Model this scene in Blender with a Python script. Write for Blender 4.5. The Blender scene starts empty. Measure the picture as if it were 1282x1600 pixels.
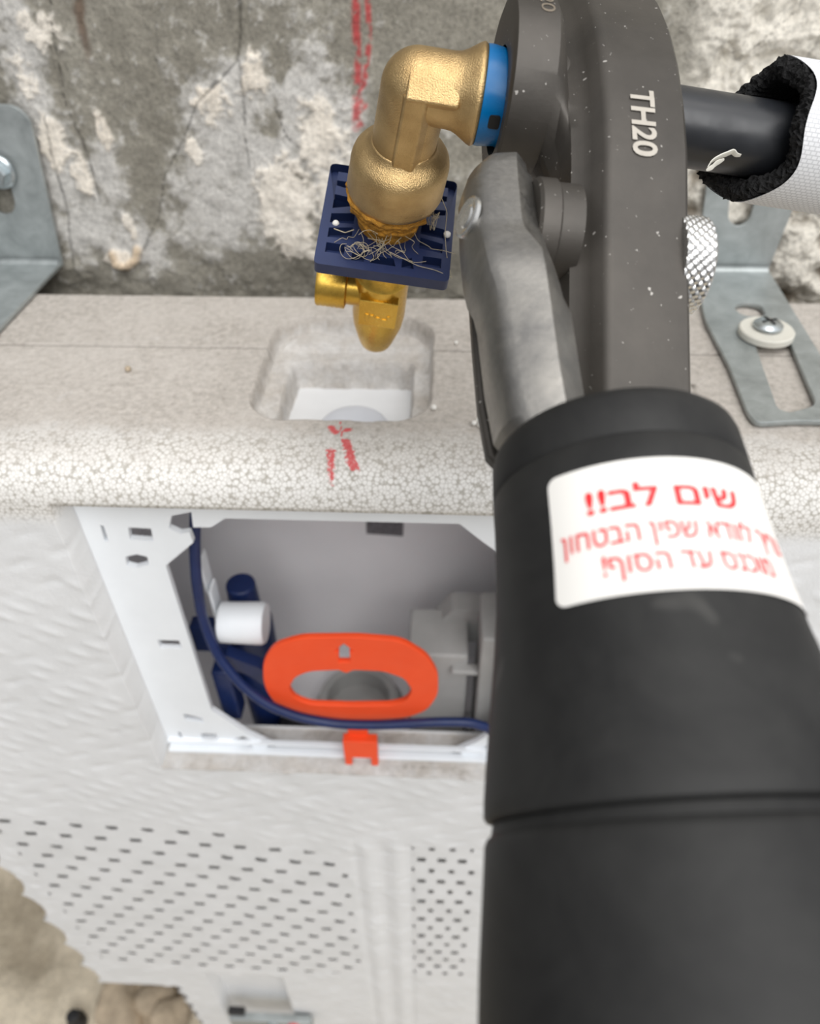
import bpy, bmesh, math, random
import numpy as np
from mathutils import Vector, Matrix
random.seed(7)
scene = bpy.context.scene
COL = scene.collection

# ------------------------------------------------------------------ camera, world, light, exposure
FPX, PX0, PY0 = 1200.0, 641.0, 800.0          # focal length in pixels of the 1282x1600 frame
CAM = np.array([0.0, -0.423, 0.211])
_y, _p, _r = np.radians([3.0, 42.0, 0.7])
FW = np.array([-np.sin(_y)*np.cos(_p), np.cos(_y)*np.cos(_p), -np.sin(_p)])
_R = np.array([np.cos(_y), np.sin(_y), 0.0]); _U = np.cross(_R, FW)
RT = np.cos(_r)*_R - np.sin(_r)*_U
UP = np.sin(_r)*_R + np.cos(_r)*_U
cd = bpy.data.cameras.new('camera'); cam = bpy.data.objects.new('camera', cd); COL.objects.link(cam)
cam.matrix_world = Matrix(((RT[0], UP[0], -FW[0], CAM[0]), (RT[1], UP[1], -FW[1], CAM[1]), (RT[2], UP[2], -FW[2], CAM[2]), (0, 0, 0, 1)))
cd.sensor_fit = 'VERTICAL'; cd.sensor_height = 36.0; cd.lens = 36.0*FPX/1600.0
cd.clip_start = 0.005; cd.clip_end = 50
cd.dof.use_dof = True; cd.dof.focus_distance = 0.238; cd.dof.aperture_fstop = 11.0
scene.camera = cam

world = bpy.data.worlds.new('world'); scene.world = world; world.use_nodes = True
wn = world.node_tree.nodes; wl = world.node_tree.links
bg = wn['Background']; bg.inputs['Strength'].default_value = 0.78
tc = wn.new('ShaderNodeTexCoord'); sx = wn.new('ShaderNodeSeparateXYZ'); cr = wn.new('ShaderNodeValToRGB')
mp = wn.new('ShaderNodeMapRange'); mp.inputs['From Min'].default_value = -1; mp.inputs['From Max'].default_value = 1
wl.new(tc.outputs['Generated'], sx.inputs[0]); wl.new(sx.outputs['Z'], mp.inputs['Value']); wl.new(mp.outputs[0], cr.inputs[0])
mx = wn.new('ShaderNodeMapRange'); mx.inputs['From Min'].default_value = -1; mx.inputs['From Max'].default_value = 0.6
mx.inputs['To Min'].default_value = 0.42; mx.inputs['To Max'].default_value = 1.12
wl.new(sx.outputs['X'], mx.inputs['Value'])
mm = wn.new('ShaderNodeVectorMath'); mm.operation = 'SCALE'
wl.new(cr.outputs[0], mm.inputs[0]); wl.new(mx.outputs[0], mm.inputs['Scale']); wl.new(mm.outputs[0], bg.inputs['Color'])
e = cr.color_ramp.elements
e[0].position = 0.30; e[0].color = (0.36, 0.35, 0.34, 1)
e[1].position = 1.0; e[1].color = (1.45, 1.46, 1.5, 1)
m_ = cr.color_ramp.elements.new(0.55); m_.color = (0.68, 0.68, 0.69, 1)

def area(name, loc, target, size, power, col=(1, 1, 1)):
    ld = bpy.data.lights.new(name, 'AREA'); ld.shape = 'RECTANGLE'; ld.size = size[0]; ld.size_y = size[1]
    ld.energy = power; ld.color = col
    o = bpy.data.objects.new(name, ld); COL.objects.link(o); o.location = loc
    o.rotation_euler = (Vector(target)-Vector(loc)).to_track_quat('-Z', 'Y').to_euler()
    return o
area('window_light', (0.45, -1.5, 1.35), (0, -0.1, -0.2), (1.5, 1.3), 30, (1.0, 0.992, 0.98))
area('ceiling_light', (0.35, -0.45, 1.9), (0, -0.1, 0), (1.1, 0.8), 12, (1.0, 0.97, 0.93))

scene.view_settings.view_transform = 'Standard'; scene.view_settings.look = 'None'
scene.view_settings.gamma = 1.0; scene.view_settings.use_curve_mapping = False
scene.view_settings.exposure = 0.0

# ------------------------------------------------------------------ helpers
def ray(px, py): return RT*(px-PX0)/FPX - UP*(py-PY0)/FPX + FW
def at(px, py, axis, val):
    r = ray(px, py); return CAM + r*(val-CAM[axis])/r[axis]
def atz(px, py, depth): return CAM + ray(px, py)*depth
nrm = lambda v: np.asarray(v, float)/np.linalg.norm(v)
c2w = lambda v: RT*v[0]+UP*v[1]+FW*v[2]

def lin(*rgb):
    return tuple(((c/255)/12.92 if c <= 10 else (((c/255)+0.055)/1.055)**2.4) for c in rgb)

class Frame:
    def __init__(s, o, x, y, z): s.o, s.x, s.y, s.z = [np.asarray(v, float) for v in (o, x, y, z)]
    def __call__(s, p): return s.o + s.x*p[0] + s.y*p[1] + s.z*p[2]
WORLD = Frame((0, 0, 0), (1, 0, 0), (0, 1, 0), (0, 0, 1))

def tag(o, label=None, cat=None, group=None, kind=None):
    if label: o['label'] = label
    if cat: o['category'] = cat
    if group: o['group'] = group
    if kind: o['kind'] = kind
    return o

def root(name, loc, label, cat, group=None):
    o = bpy.data.objects.new(name, None); COL.objects.link(o); o.location = tuple(loc); o.empty_display_size = 0.01
    return tag(o, label, cat, group)

def base_of(p):
    b = np.zeros(3)
    while p is not None: b = b + np.array(p.location); p = p.parent
    return b

def link(name, V, Fc, mat, parent=None, loc=None, smooth=True, angle=35, label=None):
    V = np.asarray(V, float)
    if parent is not None: off = base_of(parent)
    else: off = np.array(loc if loc is not None else V.mean(0))
    me = bpy.data.meshes.new(name); me.from_pydata((V-off).tolist(), [], [tuple(int(i) for i in f) for f in Fc]); me.validate()
    bm = bmesh.new(); bm.from_mesh(me); bmesh.ops.recalc_face_normals(bm, faces=bm.faces); bm.to_mesh(me); bm.free()
    for m in (mat if isinstance(mat, (list, tuple)) else [mat]): me.materials.append(m)
    o = bpy.data.objects.new(name, me); COL.objects.link(o)
    if parent is not None: o.parent = parent
    else: o.location = tuple(off)
    if smooth:
        me.polygons.foreach_set('use_smooth', [True]*len(me.polygons))
        if angle: me.set_sharp_from_angle(angle=math.radians(angle))
    if label: o['label'] = label
    return o

class MB:
    """collects vertices and faces in world space for one mesh"""
    def __init__(s): s.V = []; s.F = []
    def add(s, V, Fc, fr=WORLD):
        n = len(s.V); s.V += [fr(v) for v in V]; s.F += [tuple(i+n for i in f) for f in Fc]; return s
    def rings(s, rings, closed=True, cap0=True, cap1=True, fr=WORLD):
        n = len(rings[0]); V = [p for r in rings for p in r]; Fc = []
        for i in range(len(rings)-1):
            for j in range(n if closed else n-1):
                k = (j+1) % n; Fc.append((i*n+j, i*n+k, (i+1)*n+k, (i+1)*n+j))
        if cap0: Fc.append(tuple(range(n))[::-1])
        if cap1: Fc.append(tuple((len(rings)-1)*n+j for j in range(n)))
        return s.add(V, Fc, fr)
    def lathe(s, prof, fr, seg=48, cap0=True, cap1=True, off=(0, 0)):
        """prof: (along z, radius); axis is the frame's z"""
        return s.rings([[(off[0]+r*math.cos(2*math.pi*j/seg), off[1]+r*math.sin(2*math.pi*j/seg), z) for j in range(seg)] for z, r in prof], True, cap0, cap1, fr)
    def tube(s, pts, rad, seg=16, caps=True, fr=WORLD, flat=None):
        pts = [np.asarray(p, float) for p in pts]; rings = []; up = None
        for i, p in enumerate(pts):
            t = nrm(pts[min(i+1, len(pts)-1)]-pts[max(i-1, 0)])
            if up is None: up = np.cross(t, (0.3, 0.1, 1)) if abs(t[2]) < 0.9 else np.cross(t, (1, 0, 0))
            up = nrm(up - t*(up@t)); v = np.cross(t, up)
            r = rad[i] if hasattr(rad, '__len__') else rad
            f = flat or 1.0
            rings.append([p+r*(up*math.cos(2*math.pi*j/seg)*f+v*math.sin(2*math.pi*j/seg)) for j in range(seg)])
        return s.rings(rings, True, caps, caps, fr)
    def box(s, lo, hi, fr=WORLD):
        x0, y0, z0 = lo; x1, y1, z1 = hi
        V = [(x0, y0, z0), (x1, y0, z0), (x1, y1, z0), (x0, y1, z0), (x0, y0, z1), (x1, y0, z1), (x1, y1, z1), (x0, y1, z1)]
        return s.add(V, [(3, 2, 1, 0), (4, 5, 6, 7), (0, 1, 5, 4), (1, 2, 6, 5), (2, 3, 7, 6), (3, 0, 4, 7)], fr)
    def build(s, name, mat, parent=None, loc=None, smooth=True, angle=35, bevel=None, label=None):
        o = link(name, s.V, s.F, mat, parent, loc, smooth, angle, label)
        if bevel:
            b = o.modifiers.new('bevel', 'BEVEL'); b.width = bevel; b.segments = 3; b.limit_method = 'ANGLE'; b.angle_limit = math.radians(38)
            b.harden_normals = False
        return o

def rpoly(pts, r, n=6):
    """polygon with rounded corners"""
    out = []; N = len(pts)
    for i in range(N):
        a, b, c = [np.asarray(pts[k % N], float) for k in (i-1, i, i+1)]
        rr = r[i] if hasattr(r, '__len__') else r
        if rr <= 0: out.append(tuple(b)); continue
        d0, d1 = nrm(a-b), nrm(c-b)
        L = min(rr, 0.49*np.linalg.norm(a-b), 0.49*np.linalg.norm(c-b))
        p0, p1 = b+d0*L, b+d1*L
        for t in np.linspace(0, 1, n+1): out.append(tuple((1-t)**2*p0+2*t*(1-t)*b+t*t*p1))
    return out
def rect(x0, y0, x1, y1): return [(x0, y0), (x1, y0), (x1, y1), (x0, y1)]
def circ(cx, cy, rx, ry=None, n=32): return [(cx+rx*math.cos(2*math.pi*i/n), cy+(ry or rx)*math.sin(2*math.pi*i/n)) for i in range(n)]

def plate(outer, holes, z0, z1, fr=WORLD, bevel=0.0):
    """flat plate with holes in the frame's xy plane, from z0 to z1 -> (V, F)"""
    cu = bpy.data.curves.new('tmp', 'CURVE'); cu.dimensions = '2D'; cu.fill_mode = 'BOTH'
    cu.extrude = max((z1-z0)/2-bevel, 1e-6); cu.bevel_depth = bevel; cu.bevel_resolution = 1; cu.offset = -bevel
    for loop in [outer]+list(holes):
        sp = cu.splines.new('POLY'); sp.points.add(len(loop)-1)
        for q, p in zip(sp.points, loop): q.co = (p[0]*100, p[1]*100, 0, 1)
        sp.use_cyclic_u = True
    cu.extrude *= 100; cu.bevel_depth *= 100; cu.offset *= 100
    o = bpy.data.objects.new('tmp', cu); COL.objects.link(o)
    dg = bpy.context.evaluated_depsgraph_get(); me = o.evaluated_get(dg).to_mesh()
    V = [fr((v.co.x/100, v.co.y/100, v.co.z/100+(z0+z1)/2)) for v in me.vertices]; Fc = [tuple(p.vertices) for p in me.polygons]
    o.evaluated_get(dg).to_mesh_clear(); bpy.data.objects.remove(o); bpy.data.curves.remove(cu)
    return V, Fc

def text_mesh(s, size, bold=0.0):
    """flat lettering as (V 2d, F), centred; letter outlines may overlap, so each outer loop is filled on its own"""
    from mathutils.geometry import tessellate_polygon
    cu = bpy.data.curves.new('tmp', 'FONT'); cu.body = s; cu.size = 1.0; cu.align_x = 'CENTER'; cu.align_y = 'CENTER'; cu.resolution_u = 4; cu.fill_mode = 'NONE'
    o = bpy.data.objects.new('tmp', cu); COL.objects.link(o)
    dg = bpy.context.evaluated_depsgraph_get(); me = o.evaluated_get(dg).to_mesh()
    co = [np.array((v.co.x, v.co.y)) for v in me.vertices]; nb = {}
    for e_ in me.edges:
        a, b = e_.vertices; nb.setdefault(a, []).append(b); nb.setdefault(b, []).append(a)
    o.evaluated_get(dg).to_mesh_clear(); bpy.data.objects.remove(o); bpy.data.curves.remove(cu)
    seen = set(); loops = []
    for st_ in sorted(nb):
        if st_ in seen: continue
        lp = [st_]; seen.add(st_); nxt = min(nb[st_])
        while nxt not in seen:
            lp.append(nxt); seen.add(nxt); n_ = [k for k in nb[nxt] if k not in seen]
            if not n_: break
            nxt = n_[0]
        if len(lp) > 2: loops.append(np.array([co[k] for k in lp]))
    ar = lambda L_: 0.5*np.sum(L_[:, 0]*np.roll(L_[:, 1], -1)-np.roll(L_[:, 0], -1)*L_[:, 1])
    def inside(p, L_):
        x, y = L_[:, 0], L_[:, 1]; x2, y2 = np.roll(x, -1), np.roll(y, -1); c = (y > p[1]) != (y2 > p[1])
        with np.errstate(divide='ignore', invalid='ignore'): xi = x+(p[1]-y)/(y2-y)*(x2-x)
        return int(np.sum(c & (p[0] < xi))) % 2 == 1
    A_ = [ar(l) for l in loops]
    # an outline that lies inside a larger one of the opposite direction is a hole
    hole_of = {}
    for a in range(len(loops)):
        for b in range(len(loops)):
            if a != b and A_[a]*A_[b] < 0 and abs(A_[b]) > abs(A_[a]) and inside(loops[a].mean(0) if False else loops[a][0], loops[b]): hole_of[a] = b
    def grow(L_, d):
        sg = np.sign(ar(L_)); t = np.roll(L_, -1, 0)-L_; t /= np.maximum(np.linalg.norm(t, axis=1), 1e-9)[:, None]
        n0 = np.stack([t[:, 1], -t[:, 0]], 1)*sg; n1 = np.roll(n0, 1, 0); m = n0+n1; m /= np.maximum((m*m).sum(1)/2, 0.5)[:, None]
        return L_+m*d
    V = []; Fc = []
    for b in range(len(loops)):
        if b in hole_of: continue
        grp = [grow(loops[b], bold)]+[grow(loops[a], -bold) for a in hole_of if hole_of[a] == b]
        pts = [Vector((p[0], p[1], 0)) for l in grp for p in l]; base = len(V); V += [np.array(p[:2]) for p in pts]
        for t in tessellate_polygon([[Vector((p[0], p[1], 0)) for p in l] for l in grp]): Fc.append(tuple(k+base for k in t))
    todo = Fc; Fc = []; mid = {}
    while todo:
        t = todo.pop(); d = [np.hypot(*(V[t[k]]-V[t[(k+1) % 3]])) for k in range(3)]; k = int(np.argmax(d))
        if d[k] < 0.12: Fc.append(t); continue
        a, b, c = t[k], t[(k+1) % 3], t[(k+2) % 3]; key = (min(a, b), max(a, b))
        if key not in mid: mid[key] = len(V); V.append((V[a]+V[b])/2)
        todo += [(a, mid[key], c), (mid[key], b, c)]
    return np.array(V)*size, Fc

# numpy value noise
def _hash(ix, iy, seed):
    h = (ix.astype(np.int64)*374761393 + iy.astype(np.int64)*668265263 + seed*974711) & 0xffffffff
    h = ((h ^ (h >> 13))*1274126177) & 0xffffffff
    return ((h ^ (h >> 16)) & 0xffff)/65535.0
def vnoise(x, y, seed=0):
    ix, iy = np.floor(x), np.floor(y); fx, fy = x-ix, y-iy
    fx, fy = fx*fx*(3-2*fx), fy*fy*(3-2*fy); ix = ix.astype(np.int64); iy = iy.astype(np.int64)
    a, b, c, d = _hash(ix, iy, seed), _hash(ix+1, iy, seed), _hash(ix, iy+1, seed), _hash(ix+1, iy+1, seed)
    return (a*(1-fx)+b*fx)*(1-fy)+(c*(1-fx)+d*fx)*fy
def fbm(x, y, oct=5, seed=0, gain=0.5):
    s = 0; a = 1; n = 0
    for i in range(oct): s = s+a*vnoise(x*2**i, y*2**i, seed+i); n += a; a *= gain
    return s/n
def ridged(x, y, oct=5, seed=0):
    s = 0; a = 1; n = 0
    for i in range(oct): s = s+a*(1-abs(2*vnoise(x*2**i, y*2**i, seed+i)-1)); n += a; a *= 0.5
    return s/n
def sstep(a, b, x): t = np.clip((x-a)/(b-a), 0, 1); return t*t*(3-2*t)
def segdist(X, Y, pts):
    d = np.full(X.shape, 9.0)
    for (x0, y0), (x1, y1) in zip(pts[:-1], pts[1:]):
        dx, dy = x1-x0, y1-y0; t = np.clip(((X-x0)*dx+(Y-y0)*dy)/(dx*dx+dy*dy+1e-12), 0, 1)
        d = np.minimum(d, np.hypot(X-x0-t*dx, Y-y0-t*dy))
    return d

def grid_obj(name, P, mat, keep=None, col=None, attrs=None, parent=None, loc=None, smooth=True):
    """P: (n,m,3) array -> grid mesh; keep: (n-1,m-1) mask"""
    n, m = P.shape[:2]
    idx = np.arange(n*m).reshape(n, m)
    q = np.stack([idx[:-1, :-1], idx[:-1, 1:], idx[1:, 1:], idx[1:, :-1]], -1)
    q = q[keep] if keep is not None else q.reshape(-1, 4)
    off = base_of(parent) if parent is not None else np.array(loc if loc is not None else (0, 0, 0))
    V = (P.reshape(-1, 3)-off)
    me = bpy.data.meshes.new(name); me.vertices.add(n*m); me.vertices.foreach_set('co', V.astype(np.float32).ravel())
    me.loops.add(q.size); me.loops.foreach_set('vertex_index', q.astype(np.int32).ravel())
    me.polygons.add(len(q)); me.polygons.foreach_set('loop_start', np.arange(0, q.size, 4, dtype=np.int32))
    me.update(calc_edges=True); me.validate()
    if col is not None:
        a = me.color_attributes.new('albedo', 'FLOAT_COLOR', 'POINT')
        a.data.foreach_set('color', np.concatenate([col.reshape(-1, 3), np.ones((n*m, 1))], 1).astype(np.float32).ravel())
    for k, v in (attrs or {}).items():
        a = me.attributes.new(k, 'FLOAT', 'POINT'); a.data.foreach_set('value', v.astype(np.float32).ravel())
    me.polygons.foreach_set('use_smooth', [smooth]*len(me.polygons))
    me.materials.append(mat)
    o = bpy.data.objects.new(name, me); COL.objects.link(o)
    if parent is not None: o.parent = parent
    else: o.location = tuple(off)
    return o

# ------------------------------------------------------------------ materials
class Mat:
    def __init__(s, name):
        s.m = bpy.data.materials.new(name); s.m.use_nodes = True; s.t = s.m.node_tree; s.n = s.t.nodes; s.l = s.t.links
        s.b = s.n['Principled BSDF']; s.tc = s.n.new('ShaderNodeTexCoord')
    def link(s, a, b): s.l.new(a, b)
    def noise(s, scale, detail=4, rough=0.5, vec=None, dist=0.0):
        n = s.n.new('ShaderNodeTexNoise'); n.inputs['Scale'].default_value = scale; n.inputs['Detail'].default_value = detail
        n.inputs['Roughness'].default_value = rough; n.inputs['Distortion'].default_value = dist
        s.link(vec or s.tc.outputs['Object'], n.inputs['Vector']); return n.outputs['Fac']
    def vor(s, scale, feature='F1', vec=None):
        n = s.n.new('ShaderNodeTexVoronoi'); n.feature = feature; n.inputs['Scale'].default_value = scale
        s.link(vec or s.tc.outputs['Object'], n.inputs['Vector']); return n.outputs['Distance']
    def ramp(s, fac, stops):
        n = s.n.new('ShaderNodeValToRGB'); el = n.color_ramp.elements
        while len(el) < len(stops): el.new(0.5)
        for e_, (p, c) in zip(el, stops): e_.position = p; e_.color = (*c, 1) if hasattr(c, '__len__') else (c, c, c, 1)
        s.link(fac, n.inputs[0]); return n.outputs[0]
    def mix(s, fac, a, b, mode='MIX'):
        n = s.n.new('ShaderNodeMix'); n.data_type = 'RGBA'; n.blend_type = mode
        for sock, v in ((n.inputs[0], fac), (n.inputs[6], a), (n.inputs[7], b)):
            if hasattr(v, 'is_linked') or hasattr(v, 'links'): s.link(v, sock)
            elif hasattr(v, '__len__'): sock.default_value = (*v, 1)
            elif sock.type == 'VALUE': sock.default_value = v
            else: sock.default_value = (v, v, v, 1)
        return n.outputs[2]
    def math(s, op, a, b=0.0):
        n = s.n.new('ShaderNodeMath'); n.operation = op
        for sock, v in ((n.inputs[0], a), (n.inputs[1], b)):
            if hasattr(v, 'links'): s.link(v, sock)
            else: sock.default_value = v
        return n.outputs[0]
    def attr(s, name):
        n = s.n.new('ShaderNodeAttribute'); n.attribute_name = name; return n
    def set(s, col=None, rough=0.5, metal=0.0, spec=0.5):
        for sock, v in (('Base Color', col), ('Roughness', rough), ('Metallic', metal), ('Specular IOR Level', spec)):
            if v is None: continue
            if hasattr(v, 'links'): s.link(v, s.b.inputs[sock])
            else: s.b.inputs[sock].default_value = (*v, 1) if hasattr(v, '__len__') else v
        return s
    def bump(s, h, strength=0.3, dist=0.001):
        n = s.n.new('ShaderNodeBump'); n.inputs['Strength'].default_value = strength; n.inputs['Distance'].default_value = dist
        s.link(h, n.inputs['Height']); 
        old = s.b.inputs['Normal'].links
        if old: s.link(old[0].from_socket, n.inputs['Normal'])
        s.link(n.outputs[0], s.b.inputs['Normal']); return s

def simple(name, col, rough=0.5, metal=0.0, var=0.12, nscale=60, bump=0.0, bscale=400, bdist=0.0005, spec=0.5):
    m = Mat(name); f = m.noise(nscale, 5, 0.6)
    c = np.array(col); m.set(m.ramp(f, [(0.3, tuple(c*(1-var))), (0.7, tuple(np.minimum(c*(1+var), 1)))]), m.ramp(m.noise(nscale*2.3, 3), [(0.3, max(rough-0.08, 0.02)), (0.7, min(rough+0.08, 1))]), metal, spec)
    if bump: m.bump(m.noise(bscale, 3, 0.6), bump, bdist)
    return m.m

def m_wall():
    m = Mat('rough_concrete'); a = m.attr('albedo').outputs['Color']
    f = m.noise(420, 6, 0.75); g = m.noise(110, 5, 0.7)
    c = m.mix(1.0, a, m.ramp(f, [(0.25, 0.52), (0.5, 1.0), (0.75, 1.30)]), 'MULTIPLY')
    c = m.mix(1.0, c, m.ramp(g, [(0.3, 0.8), (0.7, 1.15)]), 'MULTIPLY')
    m.set(c, 0.95, 0, 0.15); m.bump(f, 0.55, 0.0012).bump(g, 0.5, 0.003); return m.m
def m_foam():
    m = Mat('expanded_foam'); d = m.attr('dust').outputs['Fac']
    # cell outlines of the foam beads
    v = m.vor(500, 'F1'); ve = m.vor(500, 'DISTANCE_TO_EDGE'); cell = m.mix(0.5, m.ramp(v, [(0.50, 1.0), (0.80, 0.0)]), m.ramp(ve, [(0.0, 0.0), (0.14, 1.0)]))
    f = m.noise(30, 5, 0.65); g = m.noise(260, 5, 0.75); h = m.noise(900, 2, 0.5)
    bf = m.attr('bead').outputs['Fac']
    beadc = m.mix(cell, lin(164, 159, 149), lin(230, 228, 224))
    clean = m.mix(m.ramp(f, [(0.35, 0.0), (0.7, 0.5)]), lin(228, 229, 230), lin(212, 213, 213))
    clean = m.mix(bf, clean, beadc)
    dirty = m.mix(m.ramp(g, [(0.32, 0.0), (0.62, 1.0)]), lin(142, 135, 127), lin(190, 183, 175))
    dirty = m.mix(m.ramp(f, [(0.35, 0.0), (0.75, 0.6)]), dirty, lin(200, 194, 187))
    dirty = m.mix(m.math('MULTIPLY', bf, 0.45), dirty, beadc)
    dm = m.math('ADD', d, m.math('MULTIPLY', m.math('SUBTRACT', m.noise(55, 6, 0.7), 0.5), 0.9))
    c = m.mix(m.ramp(dm, [(0.25, 0.0), (0.75, 1.0)]), clean, dirty)
    red = m.attr('red').outputs['Fac']
    rm = m.math('ADD', red, m.math('MULTIPLY', m.math('SUBTRACT', m.noise(620, 3, 0.7), 0.5), 2.4))
    rm = m.math('MULTIPLY', rm, m.math('GREATER_THAN', red, 0.25))
    c = m.mix(m.ramp(rm, [(0.40, 0.0), (0.75, 0.85)]), c, lin(206, 60, 66))
    c = m.mix(m.attr('seam').outputs['Fac'], c, lin(74, 68, 62))
    m.set(c, 0.85, 0, 0.2); m.bump(cell, 0.2, 0.0005).bump(g, 0.35, 0.0008); return m.m
def m_brass_cast():
    m = Mat('cast_bronze'); g = m.noise(2400, 3, 0.6); f = m.noise(90, 4, 0.6)
    m.set(m.ramp(f, [(0.3, lin(178, 148, 102)), (0.7, lin(211, 182, 132))]), m.ramp(f, [(0.3, 0.29), (0.7, 0.39)]), 0.9); m.bump(g, 0.45, 0.0006); return m.m
def m_brushed(name, c0, c1, rough=0.3, bump=0.1):
    m = Mat(name); f = m.noise(45, 6, 0.7, dist=0.6); g = m.noise(700, 4, 0.7)
    m.set(m.ramp(f, [(0.3, c0), (0.7, c1)]), m.ramp(g, [(0.2, rough-0.1), (0.8, rough+0.12)]), 0.92); m.bump(g, bump, 0.0003); return m.m
def m_jaw():
    m = Mat('phosphated_steel'); f = m.noise(35, 5, 0.6); sp = m.noise(260, 2, 0.55)
    c = m.ramp(f, [(0.3, lin(58, 55, 51)), (0.7, lin(76, 72, 67))])
    c = m.mix(m.ramp(sp, [(0.745, 0.0), (0.76, 0.6)]), c, lin(200, 196, 190))
    c = m.mix(m.ramp(m.noise(700, 2, 0.55), [(0.715, 0.0), (0.735, 0.5)]), c, lin(206, 202, 196))
    m.set(c, 0.5, 0.35, 0.45); m.bump(m.noise(900, 3), 0.12, 0.0003); return m.m
def m_rubber():
    m = Mat('black_handle_plastic'); f = m.noise(38, 6, 0.65, dist=0.4); sp = m.noise(60, 2, 0.5)
    c = m.ramp(f, [(0.38, lin(27, 27, 27)), (0.72, lin(43, 43, 42))])
    c = m.mix(m.ramp(sp, [(0.70, 0.0), (0.80, 0.35)]), c, lin(118, 116, 112))
    m.set(c, 0.6, 0, 0.32); m.bump(m.noise(600, 3), 0.06, 0.0003); return m.m
def m_sticker():
    m = Mat('sticker_paper'); f = m.noise(45, 4, 0.6)
    c = m.mix(m.ramp(f, [(0.62, 0.0), (0.8, 0.5)]), lin(233, 231, 226), lin(196, 180, 148))
    m.set(c, 0.4); return m.m
def m_wrap():
    m = Mat('woven_white_wrap'); w = m.n.new('ShaderNodeTexBrick'); 
    w.inputs['Scale'].default_value = 1.0; w.inputs['Brick Width'].default_value = 0.0016; w.inputs['Row Height'].default_value = 0.0011
    w.inputs['Mortar Size'].default_value = 0.00022; w.inputs['Mortar Smooth'].default_value = 0.7
    w.inputs['Color1'].default_value = (0.74, 0.75, 0.77, 1); w.inputs['Color2'].default_value = (0.70, 0.71, 0.73, 1); w.inputs['Mortar'].default_value = (0.52, 0.53, 0.55, 1)
    m.link(m.attr('uvw').outputs['Vector'], w.inputs['Vector'])
    m.set(w.outputs['Color'], 0.6); m.bump(w.outputs['Fac'], -0.5, 0.0005); return m.m
def m_galv():
    m = Mat('galvanised_steel'); f = m.noise(60, 6, 0.7, dist=0.5); g = m.noise(420, 3, 0.6)
    c = m.ramp(f, [(0.3, lin(146, 152, 152)), (0.7, lin(182, 188, 188))])
    c = m.mix(m.ramp(g, [(0.68, 0.0), (0.74, 0.5)]), c, lin(205, 205, 200))
    m.set(c, m.ramp(f, [(0.3, 0.38), (0.7, 0.52)]), 0.55); m.bump(g, 0.1, 0.0003); return m.m

WALL = m_wall(); FOAM = m_foam(); BRONZE = m_brass_cast(); JAW = m_jaw(); HANDLE = m_rubber(); STICKER = m_sticker(); WRAP = m_wrap(); GALV = m_galv()
BRASS = m_brushed('yellow_brass', lin(194, 152, 58), lin(228, 188, 90), 0.3, 0.15)
ALU = m_brushed('forged_aluminium', lin(116, 115, 113), lin(156, 153, 147), 0.38, 0.2)
STEEL = m_brushed('bright_steel', lin(196, 196, 194), lin(222, 222, 220), 0.24, 0.1)
ZINC = m_brushed('zinc_plated_steel', lin(176, 186, 190), lin(206, 212, 214), 0.3, 0.1)
BLUEPL = simple('navy_plastic', lin(27, 41, 80), 0.45, 0, 0.12, 80)
BLUE = simple('bright_blue_plastic', lin(0, 100, 160), 0.3, 0, 0.06, 80, spec=0.3)
BLUEIN = simple('dark_blue_plastic', lin(15, 36, 84), 0.4, 0, 0.15, 80)
ORANGE = simple('orange_plastic', lin(255, 84, 36), 0.5, 0, 0.05, 40)
WHITEPL = simple('white_plastic', lin(240, 244, 248), 0.45, 0, 0.03, 30)
TANK = simple('tank_plastic', lin(246, 245, 247), 0.5, 0, 0.02, 20)
GREYPL = simple('grey_plastic', lin(176, 176, 174), 0.5, 0, 0.08, 40)
DARK = simple('black_plastic', lin(20, 20, 22), 0.5, 0, 0.2, 80)
PIPE = simple('black_pipe_plastic', lin(33, 35, 39), 0.36, 0, 0.1, 80)
CORE = simple('black_cell_foam', lin(20, 20, 21), 0.9, 0, 0.5, 900, 0.9, 900, 0.002)
REDINK = simple('red_ink', lin(226, 38, 44), 0.5, 0, 0.06, 200)
LASER = simple('engraved_letters', lin(176, 170, 160), 0.6, 0.1, 0.06, 300)
LASERD = simple('worn_engraving', lin(120, 110, 96), 0.6, 0.1, 0.2, 300)
HEMP = simple('hemp_fibre', lin(186, 132, 44), 0.8, 0, 0.35, 500, 0.8, 1200, 0.001)
HAIR = simple('loose_hemp_strand', lin(184, 172, 146), 0.7, 0, 0.1, 200)
WASHER = simple('off_white_nylon', lin(216, 214, 204), 0.45, 0, 0.05, 100)
BEAD = simple('white_foam_bead', lin(232, 230, 224), 0.8, 0, 0.05, 200)
STONE = simple('rubble_stone', lin(176, 160, 138), 0.95, 0, 0.25, 60, 0.8, 250, 0.002)
LABEL = simple('printed_label', lin(112, 110, 114), 0.6, 0, 0.5, 700)
REDPL = simple('red_plastic', lin(206, 36, 40), 0.4, 0, 0.08, 60)

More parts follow.
